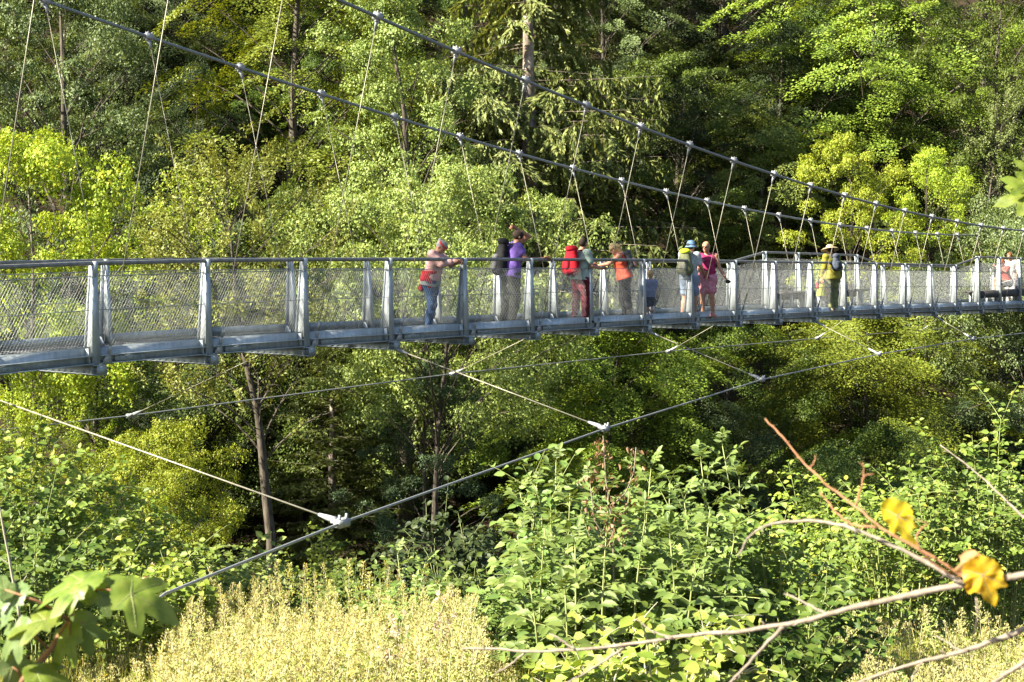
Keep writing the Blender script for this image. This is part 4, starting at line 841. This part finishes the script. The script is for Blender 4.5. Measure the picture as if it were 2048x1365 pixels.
class Person:
    """Standing frame: right (r), forward (f), up; yaw turns forward: 0 faces the path where one stands, 90 towards +x, 180 away."""
    def __init__(s,label,foot,H,yaw,lean=0,hips=None,girth=1.0,skin=SK,head_pitch=0,head_yaw=0,legs=None,arms=None,pelvis_shift=(0,0),sit=False,name='person',side=0):
        s.k=H/1.75; a=R_(yaw); s.F=np.array([math.sin(a),-math.cos(a),0]); s.Rt=np.cross(s.F,Z); s.o=empty(name,foot); tag(s.o,label,'person')
        s.g=girth; k=s.k; s.skin=skin
        L=lambda r,f,u_: k*(s.Rt*r+s.F*f+Z*u_)
        s.L=L
        px,pf=pelvis_shift; s.pel=np.array([px,pf,.93]) if not sit else np.array([px,pf,sit])
        la=R_(lean); ls=R_(side)
        def up(r,f,u_):       # a point of the upper body, leaning about the pelvis
            du=u_-.93; f2=f*math.cos(la)+du*math.sin(la); u2=du*math.cos(la)-f*math.sin(la); r2=r*math.cos(ls)+u2*math.sin(ls); u3=u2*math.cos(ls)-r*math.sin(ls)
            return L(s.pel[0]+r2,s.pel[1]+f2,s.pel[2]+u3)
        s.up=up
        s.neck=up(0,.0,1.45); s.sh={q:up(.185*q*(.5+.5*girth),0,1.405) for q in (1,-1)}
        hp=R_(head_pitch)+la*.55; hy=R_(head_yaw)
        hf=s.F*math.cos(hy)+s.Rt*math.sin(hy); s.hr=np.cross(hf,Z); s.hf=hf*math.cos(hp)-Z*math.sin(hp); s.hu=np.cross(s.hr,s.hf)
        s.hc=s.neck+(Z*.5+s.hu*.5)*.155*k+s.hf*.055*k; s.hk=k if H>1.2 else k*1.38
        if H<=1.2: s.hc=s.hc+s.hu*.05*k
        D={1:((.10,.02,.50),(.10,-.01,.085),(.12,.17)),-1:((-.10,.02,.50),(-.10,-.01,.085),(-.12,.17))}
        s.knee={};s.ank={};s.toe={};s.hip={}
        for q in (1,-1):
            kn,an,to=(legs or {}).get(q,D[q]); s.hip[q]=L(s.pel[0]+.092*q*girth,s.pel[1],s.pel[2]-.03); s.knee[q]=L(*kn); s.ank[q]=L(*an); s.toe[q]=L(to[0],to[1],an[2]-.055)
            if len(to)>2: s.toe[q]=L(*to)
        s.elb={};s.wri={};s.hd={}
        DA={q:((.23*q,.0,1.12),(.24*q,.10,.88),(0,.35,-.94)) for q in (1,-1)}
        for q in (1,-1):
            e,w,h=(arms or {}).get(q,DA[q]); s.elb[q]=L(*e); s.wri[q]=L(*w); s.hd[q]=nrm(s.Rt*h[0]+s.F*h[1]+Z*h[2])
    def torso(s,f):
        g=s.g; k=s.k
        for q in (1,-1):
            f.limb(s.up(.065*q*g,0,.95),s.up(.06*q*g,.01,1.12),.105*k*g,.09*k*g,.05); f.limb(s.up(.06*q*g,.01,1.12),s.up(.085*q*g,.015,1.31),.09*k*g,.098*k*g,.05)
            f.limb(s.up(.06*q,0,1.40),s.sh[q],.06*k,.052*k*(.6+.4*g),.05)
        f.limb(s.up(0,0,.92),s.up(0,.02,1.30),.11*k*g,.10*k*g,.05)
    def leg(s,f,q,upto=1.0,r=1.0):
        k=s.k*(.55+.45*s.g)*r; a,b,c=s.hip[q],s.knee[q],s.ank[q]
        if upto<=.5: f.limb(a,a+(b-a)*upto*2,.092*k,(.092-.032*upto*2)*k,.04)
        else:
            f.limb(a,b,.092*k,.06*k,.04); e=b+(c-b)*(upto-.5)*2; f.limb(b,b+(e-b)*.4,.058*k,.056*k,.03); f.limb(b+(e-b)*.4,e,.056*k,.056*k+(.038-.056)*k*min(1,(upto-.5)*2),.03)
    def arm(s,f,q,upto=1.0,r=1.0):
        k=s.k*r*(.7+.3*s.g); a,b,c=s.sh[q],s.elb[q],s.wri[q]
        if upto<=.5: f.limb(a,a+(b-a)*upto*2,.050*k,.043*k,.03)
        else: f.limb(a,b,.050*k,.038*k,.03); e=b+(c-b)*(upto-.5)*2; f.limb(b,e,.038*k,.027*k if r<=1 else .034*k,.02)
    def hand(s,f,q,curl=.5):
        k=s.k if s.k>.7 else s.k*1.15; d=s.hd[q]; w=s.wri[q]; fore=nrm(w-s.elb[q]); n=nrm(np.cross(d,s.Rt*.6+Z*.8)) if abs(np.dot(d,Z))<.8 else s.Rt*q
        sd=nrm(np.cross(n,d)); n=np.cross(d,sd); n=n if np.dot(n,-Z)+np.dot(n,-s.Rt*q)*.5>0 else -n
        for t in (-.022,.022): f.limb(w+sd*t*.6*k,w+d*.085*k+sd*t*k,.017*k,.016*k,.015)
        for t,l in ((-.031,.058),(-.0105,.072),(.0105,.076),(.031,.066)):
            b=w+d*.088*k+sd*t*k; d2=nrm(d*math.cos(curl)+n*math.sin(curl)); d3=nrm(d*math.cos(curl*2.1)+n*math.sin(curl*2.1)); m=b+d2*l*.55*k; f.limb(b,m,.0088*k,.0082*k,.006); f.limb(m,m+d3*l*.5*k,.0082*k,.0068*k,.005)
        tb=w+d*.03*k+sd*.026*k; f.limb(tb,tb+nrm(d*.7+sd*.65+n*.2)*.045*k,.012*k,.0098*k,.01); f.limb(tb+nrm(d*.7+sd*.65+n*.2)*.045*k,tb+nrm(d*.7+sd*.65+n*.2)*.045*k+nrm(d*.9+sd*.15+n*.35)*.03*k,.0095*k,.0075*k,.005)
    def body(s,curl={}):
        f=SDF(); s.torso(f); k=s.k; hk=s.hk; f.limb(s.neck-Z*.02*k,s.hc-s.hu*.06*hk,.054*k,.050*k,.03)
        A=np.stack([s.hr,s.hf,s.hu]); c=s.hc
        f.ell(c+s.hu*.018*hk,np.array([.076,.096,.104])*hk,A,.02); f.ell(c-s.hu*.052*hk+s.hf*.026*hk,np.array([.056,.062,.058])*hk,A,.03)
        f.limb(c+s.hf*.088*hk+s.hu*.012*hk,c+s.hf*.108*hk-s.hu*.022*hk,.009*hk,.014*hk,.012); f.limb(c+s.hf*.078*hk-s.hu*.058*hk-s.hr*.016*hk,c+s.hf*.078*hk-s.hu*.058*hk+s.hr*.016*hk,.011*hk,.011*hk,.01)
        f.limb(c+s.hf*.068*hk-s.hu*.095*hk,c+s.hf*.07*hk-s.hu*.09*hk,.02*hk,.02*hk,.02)
        for q in (1,-1):
            f.ell(c+s.hr*.076*q*hk-s.hf*.008*hk,np.array([.014,.022,.032])*hk,A,.01); s.leg(f,q); s.arm(f,q); s.hand(f,q,curl.get(q,.5))
            f.limb(s.ank[q],s.toe[q],.036*k,.026*k,.03); f.limb(s.ank[q],s.ank[q]-Z*.045*k-nrm((s.toe[q]-s.ank[q])*[1,1,0])*.03*k,.034*k,.03*k,.03)
        f.build('body',s.skin,s.o,.0095*max(.7,s.k))
        for q in (1,-1):
            mb=MB(); e=c+s.hf*.083*hk+s.hr*.032*q*hk+s.hu*.014*hk; a=np.linspace(0,np.pi,6); mb.lathe([(.011*hk*math.sin(x),-.011*hk*math.cos(x)) for x in a],e,8,A[[0,2,1]]); mb.build('eye',EYE,s.o,True)
        return s
    def hair(s,mat,kind='short',vol=1.0):
        f=SDF(); A=np.stack([s.hr,s.hf,s.hu]); c=s.hc; hk=s.hk
        f.ell(c+s.hu*.024*hk-s.hf*.008*hk,np.array([.084,.104,.108])*hk*vol,A,.02)
        if kind in('long','bob'): f.limb(c-s.hf*.06*hk,c-s.hf*.085*hk-s.hu*(.16 if kind=='bob' else .28)*hk,.075*hk,.05*hk,.04)
        if kind=='bun': f.ell(c-s.hf*.105*hk+s.hu*.07*hk,np.array([.042,.042,.042])*hk,A,.02)
        if kind=='tuft': f.limb(c+s.hu*.10*hk,c+s.hu*.13*hk-s.hf*.04*hk,.05*hk,.03*hk,.03)
        f.cut_ell(c+s.hf*.105*hk-s.hu*.052*hk,np.array([.082,.090,.105])*hk,A); f.cut_plane(c-s.hu*(.075 if kind not in('long','bob') else .9)*hk,-s.hu)
        return f.build('hair',mat,s.o,.0085*max(.7,s.k),folds=.007*s.k,seed=3)
    def shirt(s,mat,sleeve=.3,hem=.86,loose=.012,flare=1.12,seed=1,name='shirt',neck=1.455,strap=False,top=None):
        f=SDF(); k=s.k; s.torso(f); g=s.g
        for q in (1,-1):
            if sleeve>0: s.arm(f,q,sleeve,1.18)
            f.limb(s.up(.065*q*g,.0,.98),s.up(.072*q*g*flare,.0,hem),.108*k*g,.11*k*g*flare,.05)
        f.limb(s.up(0,0,1.0),s.up(0,0,hem),.11*k*g,.115*k*g*flare,.05)
        f.cut_plane(s.up(0,0,hem),s.up(0,0,0)-s.up(0,0,1)); f.cut_ell(s.up(0,.05,neck+.02),np.array([.075,.085,.06])*k)
        if strap:      # sleeveless: arm holes
            for q in (1,-1): f.cut_ell(s.up(.215*q,0,1.37),np.array([.085,.085,.11])*k)
        if top: f.cut_plane(s.up(0,0,top),s.up(0,0,1)-s.up(0,0,0))
        return f.build(name,mat,s.o,.0105*max(.7,k),grow=loose*k,folds=.008*k,seed=seed)
    def trousers(s,mat,upto=.97,loose=.016,r=1.08,seed=2,name='trousers',waist=1.0):
        f=SDF(); k=s.k; g=s.g
        for q in (1,-1):
            s.leg(f,q,upto,r); f.limb(s.up(.06*q*g,0,.99),s.hip[q],.10*k*g,.098*k*g,.05)
        f.limb(s.up(0,0,.99),L3(s.hip[1],s.hip[-1]),.108*k*g,.10*k*g,.05); f.cut_plane(s.up(0,0,waist),s.up(0,0,1)-s.up(0,0,0))
        return f.build(name,mat,s.o,.0105*max(.7,k),grow=loose*k,folds=.009*k,seed=seed)
    def shoes(s,mat,name='shoe'):
        for q in (1,-1):
            f=SDF(); k=s.k; t=nrm((s.toe[q]-s.ank[q])*[1,1,0]); b=s.ank[q]-Z*.042*k-t*.03*k
            f.limb(b,s.toe[q]+Z*.004,.042*k,.036*k,.03); f.limb(s.ank[q]+Z*.01*k,b,.046*k,.044*k,.03); f.cut_plane(s.ank[q]-Z*.082*k,-Z)
            f.build(name,mat,s.o,.0095,grow=.006)
    def hat(s,mat,kind,band=None):
        A=np.stack([s.hr,s.hf,s.hu]); c=s.hc+s.hu*.035*s.hk; h=s.hk; mb=MB(); t=.003
        if kind=='bucket': prof=[(0,.098),(.05,.094),(.082,.07),(.092,.03),(.097,.0),(.135,-.055),(.137,-.058),(.130,-.055),(.094,-.004),(.088,.03)]
        if kind=='straw': prof=[(0,.112),(.055,.106),(.085,.085),(.097,.04),(.103,.005),(.15,.006),(.205,-.006),(.235,-.03),(.236,-.034),(.205,-.011),(.15,.001),(.10,0)]
        if kind=='cap': prof=[(0,.105),(.05,.098),(.083,.068),(.098,.02),(.101,-.012),(.097,-.012),(.093,.02)]
        mb.lathe([(r*h,z*h) for r,z in prof],c,28,A)
        if kind=='cap':      # peak: a curved shield
            d=-s.hf if band=='back' else s.hf; V=[]; n=9
            for i in range(n):
                a=-1.05+2.1*i/(n-1)
                for rr,zz in ((.095,-.006),(.14,-.014),(.185*(1-.1*abs(a)),-.034)):
                    V.append(c+h*((d*math.cos(a*.75)+s.hr*math.sin(a*.75))*rr+s.hu*(zz-.012*a*a)))
            V=np.array(V); q=[]; 
            for i in range(n-1):
                for j in range(2): b=i*3+j; q.append([b,b+3,b+4,b+1])
            V2=V-s.hu*.004*h; m=len(V); mb.add(np.concatenate([V,V2]),q+[[x+m for x in f[::-1]] for f in q])
        o=mb.build('hat',mat,s.o,True)
        if kind in('straw','bucket') and band is not None:
            b=MB(); b.lathe([(.1045*h,.006*h),(.100*h,.036*h),(.097*h,.036*h)],c,28,A); b.build('hat_band',band,o,True)
        return o
    def glasses(s,mat):
        mb=MB(); c=s.hc+s.hf*.098*s.hk+s.hu*.014*s.hk; k=s.hk
        for q in (1,-1): mb.box(c+s.hr*.034*q*k-s.hf*.004*k,s.hr*.027*k,s.hf*.004*k,s.hu*.019*k); mb.bar(c+s.hr*.064*q*k+s.hu*.008*k,c+s.hr*.08*q*k-s.hf*.10*k+s.hu*.006*k,s.hr,s.hu,.004*k,.006*k)
        mb.box(c,s.hr*.01*k,s.hf*.003*k,s.hu*.004*k); mb.build('glasses',mat,s.o)
def L3(a,b): return (a+b)/2
def backpack(p,label,mat,mat2,size=(.30,.19,.46),z=(.98,1.42),dy=-.13,name='backpack',lid=None):
    """a rucksack on p's back: body with bottom pocket, lid, front pocket, two straps"""
    k=p.k; U=nrm(p.up(0,0,1.4)-p.up(0,0,1.0)); B=-nrm(np.cross(U,p.Rt))*-1; Fw=nrm(p.F-U*np.dot(p.F,U)); c0=p.up(0,dy-size[1]*.5,z[0]); o=empty(name,p.o.location+Vector(c0)); tag(o,label,'backpack')
    w,d,h=size; f=SDF()
    for q in (1,-1): f.limb(p.Rt*q*w*.30*k+U*.07*k,p.Rt*q*w*.13*k+U*(h-.08)*k,d*.44*k,d*.30*k,.06)
    f.limb(-Fw*.03*k+U*.07*k,Fw*.015*k+U*(h-.10)*k,d*.52*k,d*.34*k,.06); f.build('body',mat,o,.012,folds=.004,seed=5)
    f=SDF(); f.ell(U*(h-.03)*k+Fw*.0*k,np.array([w*.38,d*.50,.075])*k,np.stack([p.Rt,Fw,U])); f.cut_plane(U*(h-.075)*k,-U); f.build('lid',lid or mat,o,.011,folds=.003,seed=6)
    f=SDF()
    for q in (1,-1): f.limb(-Fw*d*.50*k+p.Rt*q*w*.14*k+U*.09*k,-Fw*d*.46*k+p.Rt*q*w*.12*k+U*h*.48*k,.055*k,.05*k,.05)
    f.build('pocket',mat2,o,.011,folds=.003,seed=7)
    off=np.array(p.o.location)-np.array(o.location)
    for q in (1,-1):
        mb=MB(); P=[U*(h-.06)*k+p.Rt*q*.07*k+Fw*d*.40*k]+[x+off for x in (p.up(.10*q,-.08,1.46),p.up(.105*q,.03,1.475),p.up(.115*q,.118,1.36),p.up(.14*q,.115,1.20),p.up(.16*q,.02,1.08))]+[U*.07*k+p.Rt*q*.13*k+Fw*d*.36*k]
        P=np.array(P); t=np.linspace(0,len(P)-1,28); Q=np.stack([np.interp(t,range(len(P)),P[:,i]) for i in range(3)],1)
        for _ in range(3): Q[1:-1]=(Q[:-2]+2*Q[1:-1]+Q[2:])/4
        mb.tube(Q,.017*k,6); mb.build('strap',mat2,o,True)
    return o
def on_deck(x,k):
    """a spot on the deck under column x at post number k (between the railings)"""
    zdeck=zr(k)-1.222; a=near(k); r=(x-CX)/F_PX; t=(r*a[1]-a[0])/(v[0]-r*v[1]); p=a+v*t; return np.array([p[0],p[1],zdeck])
HAIRG=cloth('grey_hair',(.20,.19,.18),(.34,.32,.30),40); HAIRD=cloth('dark_hair',(.015,.010,.008),(.04,.028,.02),40); HAIRB=cloth('blond_hair',(.36,.23,.10),(.52,.36,.17),40); HAIRR=cloth('auburn_hair',(.14,.05,.025),(.22,.085,.04),40)
# 1 woman leaning on the near handrail, head bowed over her folded arms
p=Person('person in a pink top with a red jacket round the waist bowed over the rail',on_deck(862,3.75),1.60,72,lean=11,head_pitch=44,girth=1.12,
  arms={1:((.16,.26,1.22),(.06,.50,1.255),(-.15,.97,-.1)),-1:((-.12,.34,1.22),(.03,.54,1.285),(.12,.95,-.25))},legs={1:((.11,.07,.50),(.12,-.02,.085),(.13,.18)),-1:((-.11,-.02,.49),(-.13,-.10,.085),(-.14,.09))})
p.body({1:.7,-1:.9}); p.hair(HAIRG,'bun'); p.trousers(cloth('blue_jeans',(.022,.045,.10),(.05,.085,.16))); p.shoes(DARK)
p.shirt(cloth('grey_hem',(.17,.18,.17),(.26,.27,.25)),0,.83,.014,1.15,3,'undershirt',top=1.0); p.shirt(cloth('pink_print',(.42,.22,.23),(.50,.35,.31),18,c3=(.52,.36,.10)),.8,.95,.02,1.05,1)
mb=SDF(); g=p.g
for q in (1,-1): mb.limb(p.up(.07*q*g,0,1.08),p.up(.085*q*g,-.02,.98),.115*p.k*g,.12*p.k*g,.05)
mb.cut_plane(p.up(0,0,1.11),Z); mb.limb(p.up(.13,.02,1.02),p.up(.17,.06,.84),.05,.045,.04); mb.limb(p.up(-.05,-.14,1.02),p.up(-.03,-.17,.74),.055,.04,.04); mb.build('tied_jacket',cloth('red_jacket',(.25,.012,.018),(.36,.025,.03)),p.o,.0105,grow=.012,folds=.008,seed=9)
A_=np.stack([p.hr,p.hf,p.hu]); mb=MB(); mb.lathe([(.090,.012),(.093,.03),(.089,.048)],p.hc+p.hu*.03,24,A_); mb.build('headband',cloth('red_band',(.36,.04,.05),(.45,.08,.08)),p.o,True)
# 2 man with one arm raised to his head, dark rucksack on his back
p=Person('tall person in a violet shirt and dark trousers with one arm raised to the head',on_deck(1021,5.0),1.76,112,lean=9,head_pitch=6,skin=SK2,girth=1.12,
  arms={-1:((-.26,.46,1.60),(-.14,.13,1.76),(.25,-.85,.12)),1:((.27,.20,1.18),(.16,.55,1.20),(-.1,1,.05))},legs={1:((.11,.05,.50),(.12,-.03,.085),(.14,.17)),-1:((-.11,.0,.50),(-.12,-.10,.085),(-.14,.10))})
p.body({1:.3,-1:1.0}); p.hair(HAIRD); p.trousers(cloth('dark_camouflage',(.010,.012,.010),(.035,.038,.030),14,c3=(.06,.055,.045)),r=1.2); p.shirt(cloth('violet_cotton',(.12,.07,.28),(.17,.105,.37)),.20,.88,.02,1.1,4); p.shoes(DARK)
backpack(p,'tall black and grey rucksack worn by the person in violet',cloth('black_nylon',(.008,.008,.009),(.022,.022,.024)),cloth('grey_nylon',(.07,.07,.072),(.13,.13,.13)),(.30,.21,.60),(.90,1.5),-.12)
# 3 walker with the big red rucksack
p=Person('dark-haired person in a mint shirt and wine-red trousers seen from behind',on_deck(1160,5.95),1.64,128,lean=4,head_pitch=8,head_yaw=-18,girth=1.06,
  arms={1:((.25,.10,1.14),(.22,.36,1.10),(-.1,1,.1)),-1:((-.22,.16,1.15),(-.12,.40,1.17),(.1,1,0))},legs={1:((.11,.05,.5),(.13,.02,.085),(.16,.18)),-1:((-.10,.0,.5),(-.11,-.06,.085),(-.16,.10))})
p.body(); p.hair(HAIRD,'tuft'); p.trousers(cloth('wine_red_cotton',(.085,.010,.018),(.14,.018,.028))); p.shirt(cloth('mint_cotton',(.24,.32,.28),(.33,.40,.35)),.32,.87,.018,1.1,6); p.shoes(DARK)
backpack(p,'large bright red rucksack worn over the mint shirt',cloth('red_nylon',(.26,.006,.014),(.38,.012,.022)),cloth('deep_red_nylon',(.16,.006,.012),(.26,.012,.022)),(.34,.26,.50),(1.0,1.5),-.12)
# 4 woman in coral leaning on the rail, cap worn backwards
p=Person('person in a coral top, black trousers and sand-coloured cap leaning on the far rail',on_deck(1250,6.9),1.60,-98,lean=15,head_pitch=26,girth=1.2,
  arms={1:((.20,.36,1.24),(.12,.60,1.18),(-.2,.9,-.1)),-1:((-.18,.34,1.22),(-.10,.58,1.19),(.3,.9,-.1))},legs={1:((.11,.06,.5),(.11,-.02,.085),(.13,.17)),-1:((-.11,-.05,.49),(-.11,-.13,.085),(-.13,.06))})
p.body({1:.8,-1:.8}); p.hair(HAIRB,'bob'); p.trousers(cloth('black_cotton',(.008,.008,.009),(.025,.025,.026))); p.shirt(cloth('coral_cotton',(.42,.06,.030),(.54,.095,.05)),0,.90,.02,1.12,8,strap=True); p.shoes(DARK); p.hat(cloth('sand_cap',(.34,.25,.12),(.45,.34,.18)),'cap','back')
backpack(p,'grey rucksack with pinkish straps worn over the coral top',cloth('slate_nylon',(.045,.05,.05),(.09,.095,.09)),cloth('rosy_webbing',(.30,.17,.16),(.40,.25,.23)),(.27,.17,.40),(1.06,1.46),-.10)
# 5 child
p=Person('small blond child in a speckled blue shirt and dark shorts standing between two railing posts',on_deck(1300,7.25),.96,160,arms={1:((.24,.02,1.10),(.25,.10,.88),(0,.3,-.9)),-1:((-.24,.02,1.10),(-.25,.10,.88),(0,.3,-.9))},girth=1.2)
p.body(); p.hair(HAIRB,'short',1.04); p.trousers(cloth('navy_cotton',(.02,.025,.045),(.04,.05,.08)),.42,.02,1.2,name='shorts'); p.shirt(cloth('speckled_blue',(.10,.13,.26),(.28,.30,.42),45,c3=(.5,.5,.55)),.34,.84,.02,1.1,10); p.shoes(cloth('white_shoe',(.4,.4,.4),(.5,.5,.5)))
# 6 walker with the lime rucksack and bucket hat
p=Person('person in a blue bucket hat and pale shorts walking away with bare calves',on_deck(1378,8.05),1.63,150,lean=3,head_yaw=14,arms={1:((.26,.08,1.14),(.22,.30,1.02),(-.1,.9,-.2)),-1:((-.25,.06,1.14),(-.20,.28,1.02),(.1,.9,-.2))},
  legs={1:((.10,.10,.5),(.11,.05,.085),(.12,.22)),-1:((-.10,.0,.5),(-.11,-.12,.085),(-.12,.04))})
p.body(); p.hair(HAIRD); p.trousers(cloth('pale_blue_cotton',(.15,.19,.27),(.21,.26,.34)),.40,.02,1.25,name='shorts'); p.shirt(cloth('white_cotton',(.30,.34,.36),(.38,.42,.44)),.32,.87,.018,1.1,12); p.shoes(cloth('white_trainer',(.3,.3,.29),(.36,.36,.35))); p.hat(cloth('blue_felt',(.085,.16,.25),(.13,.22,.33)),'bucket',cloth('blue_band',(.07,.13,.21),(.10,.17,.27)))
backpack(p,'lime and olive-grey rucksack worn below the blue bucket hat',cloth('olive_nylon',(.10,.11,.06),(.16,.17,.09)),cloth('stone_nylon',(.16,.165,.13),(.22,.22,.17)),(.33,.24,.50),(1.0,1.5),-.12,lid=cloth('lime_nylon',(.40,.48,.02),(.52,.60,.04)))
# 7 woman in pink with a dog lead in her hand
p=Person('person in a magenta top and pink checked shorts facing the bank with bare arms',on_deck(1415,8.35),1.62,-12,lean=2,head_pitch=4,head_yaw=22,arms={1:((.22,.04,1.12),(.06,.20,.98),(-.6,.6,-.4)),-1:((-.27,.02,1.13),(-.42,.12,.90),(-.5,.2,-.8))},
  legs={1:((.10,.05,.5),(.11,.0,.085),(.14,.15)),-1:((-.10,.04,.5),(-.12,-.02,.085),(-.18,.13))})
p.body({1:.6,-1:1.2}); p.hair(cloth('light_brown_hair',(.30,.18,.10),(.42,.27,.15),40),'short'); p.trousers(cloth('pink_check',(.46,.10,.17),(.58,.32,.36),26),.36,.02,1.25,name='shorts'); p.shirt(cloth('magenta_cotton',(.24,.018,.075),(.33,.035,.11)),0,.90,.012,1.05,13,strap=True); p.shoes(cloth('rose_shoe',(.35,.16,.14),(.45,.22,.20))); p.glasses(EYE)
w=p.wri[-1]+p.hd[-1]*.09+np.array(p.o.location); o=empty('dog_lead',w); tag(o,'pale dog lead hanging from a dark handle in the magenta-topped person\'s hand','lead')
mb=MB(); mb.lathe([(0,-.06),(.030,-.06),(.038,-.03),(.038,.03),(.030,.06),(0,.06)],np.zeros(3),14,[Z,v,u]); mb.build('handle',DARK,o,True)
mb=MB(); mb.tube([[0,0,-.03],[.015,0,-.30],[.03,.01,-.62],[.05,.0,-.80]],.006,5); mb.build('cord',cloth('pale_cord',(.5,.52,.48),(.6,.62,.58)),o,True)
mb=MB(); mb.box([.055,0,-.815],[.022,0,0],[0,.012,0],[0,0,.022]); mb.build('clip',M['clamp'],o)
# 8 walker in mustard with a broad straw hat, 9 toddler holding the hand
p=Person('person in a mustard long-sleeved shirt and broad straw hat leading a toddler by the hand',on_deck(1664,11.65),1.66,-150,lean=3,head_pitch=14,head_yaw=18,girth=1.15,arms={-1:((-.24,.03,1.12),(-.20,.16,.90),(0,.4,-.9)),1:((.30,.02,1.12),(.35,.10,.86),(0,.1,-1))},
  legs={1:((.12,.06,.5),(.13,.0,.085),(.15,.17)),-1:((-.11,.0,.5),(-.12,-.08,.085),(-.15,.09))})
p.body(); p.hair(HAIRD,'bob'); p.trousers(cloth('sage_cotton',(.13,.14,.055),(.19,.20,.085))); p.shirt(cloth('mustard_cotton',(.18,.165,.022),(.26,.235,.04)),.97,.84,.02,1.12,15); p.shoes(cloth('sand_shoe',(.35,.28,.18),(.45,.37,.25))); p.hat(cloth('straw',(.38,.29,.17),(.50,.40,.25),60),'straw',cloth('tan_ribbon',(.35,.14,.08),(.42,.19,.11)))
backpack(p,'slate-blue day pack worn over the mustard shirt',cloth('slate_blue',(.045,.055,.075),(.08,.095,.12)),cloth('slate_dark',(.03,.035,.05),(.05,.06,.08)),(.27,.16,.40),(1.05,1.46),-.10)
p=Person('toddler in a lime vest over a red-sleeved shirt held by the hand',on_deck(1643,11.5),.80,20,girth=1.25,skin=SK,arms={1:((.27,.05,1.30),(.30,.05,1.58),(.1,.1,1)),-1:((-.27,.05,1.12),(-.30,.14,.92),(0,.4,-.9))})
p.body(); p.hair(cloth('reddish_hair',(.38,.15,.08),(.48,.22,.12)),'short',1.03); p.trousers(cloth('cream_cotton',(.28,.28,.26),(.36,.36,.34)),.9,.02,1.2); p.shirt(cloth('red_cotton',(.48,.04,.07),(.58,.07,.10)),.8,.9,.014,1.1,16); p.shirt(cloth('lime_vest',(.28,.31,.05),(.36,.39,.09)),0,.85,.034,1.12,17,'vest',strap=True); p.shoes(cloth('pink_shoe',(.45,.2,.2),(.55,.28,.28)))
# 10, 11 two people resting at the bench in the far viewing bay
q=near(18.85,-.30); q=np.array([q[0],q[1],zr(18.8)-1.22])
p=Person('person in a red top with sunglasses sitting on the high back of the bay bench',q,1.62,-70,lean=14,head_pitch=8,sit=.78,arms={1:((.22,.22,1.14),(.10,.40,1.30),(-.2,.7,.5)),-1:((-.20,.20,1.12),(-.08,.42,1.26),(.2,.7,.5))},
  legs={1:((.12,.42,.86),(.13,.36,.46),(.14,.52,.43)),-1:((-.12,.44,.84),(-.13,.38,.46),(-.14,.54,.43))})
p.body({1:1.2,-1:1.0}); p.hair(HAIRR); p.trousers(cloth('white_linen',(.30,.30,.31),(.38,.38,.39)),.46,.03,1.3,name='shorts'); p.shirt(cloth('rose_red_cotton',(.24,.03,.025),(.32,.05,.04)),.30,.90,.018,1.1,18); p.shoes(cloth('tan_shoe',(.35,.2,.15),(.42,.26,.2))); p.glasses(EYE)
q=near(19.75,-.75); q=np.array([q[0],q[1],zr(19.75)-1.22])
p=Person('person in a white shirt standing at the margin beside the one with sunglasses',q,1.70,-40,lean=4,girth=1.05)
p.body(); p.hair(HAIRR); p.trousers(cloth('grey_linen',(.3,.31,.32),(.4,.41,.42))); p.shirt(cloth('white_poplin',(.30,.29,.29),(.38,.37,.37)),.35,.86,.02,1.1,19); p.shoes(DARK)
# ground sheet, fine near the camera and reaching past the wood
xs=np.concatenate([np.linspace(-260,-42,14),np.linspace(-40,40,121),np.linspace(42,260,14)]); ys=np.concatenate([np.linspace(-60,-2,12),np.linspace(0,100,151),np.linspace(104,330,16)])
gx,gy=np.meshgrid(xs,ys,indexing='ij'); gz=terrain(gx,gy); V=np.stack([gx,gy,gz],-1).reshape(-1,3)
i=np.arange(len(xs)-1)[:,None]*len(ys)+np.arange(len(ys)-1)[None]
mb=MB(); mb.add(V,np.stack([i,i+len(ys),i+len(ys)+1,i+1],-1).reshape(-1,4))
M['soil']=surf_mat('leaf_strewn_soil',(.022,.016,.011),(.052,.036,.023),scale=1.4,rough=.95,bump=.6,spec=.1,detail=9,c3=(.06,.075,.025))
g=mb.build('ground',M['soil'],None,True); tag(g,'steep leaf-strewn valley ground','ground',kind='structure')

SUN_DIR=nrm([-.80,-.30,.66])
w=bpy.data.worlds.new('World'); sc.world=w; w.use_nodes=True; nt=w.node_tree
sky=nt.nodes.new('ShaderNodeTexSky'); sky.sky_type='NISHITA'; sky.sun_disc=False
el=math.asin(SUN_DIR[2]); az=math.atan2(SUN_DIR[0],SUN_DIR[1])
sky.sun_elevation=el; sky.sun_rotation=az
bg=nt.nodes['Background']; bg.inputs[1].default_value=.05; nt.links.new(sky.outputs[0],bg.inputs[0])
ld=bpy.data.lights.new('sun','SUN'); ld.energy=5; ld.angle=R_(.5); ld.color=(1,.915,.75)
lo=bpy.data.objects.new('sun',ld); COL.objects.link(lo); lo.rotation_euler=Vector(SUN_DIR).to_track_quat('Z','Y').to_euler(); lo.location=(-20,-10,30)
cd=bpy.data.cameras.new('camera'); cam=bpy.data.objects.new('camera',cd); COL.objects.link(cam)
cam.location=(0,0,0); cam.rotation_euler=(R_(90),0,0); cd.sensor_width=36; cd.lens=36*F_PX/2048; cd.shift_y=(HY-682.5)/2048
cd.dof.use_dof=True; cd.dof.focus_distance=24; cd.dof.aperture_fstop=10
cd.clip_start=.05; cd.clip_end=800; sc.camera=cam
sc.render.engine='CYCLES'
cy=sc.cycles; cy.max_bounces=6; cy.diffuse_bounces=2; cy.glossy_bounces=2; cy.transmission_bounces=4; cy.transparent_max_bounces=4; cy.sample_clamp_indirect=6
vs=sc.view_settings; vs.view_transform='Standard'; vs.look='None'; vs.exposure=2.15; vs.gamma=1
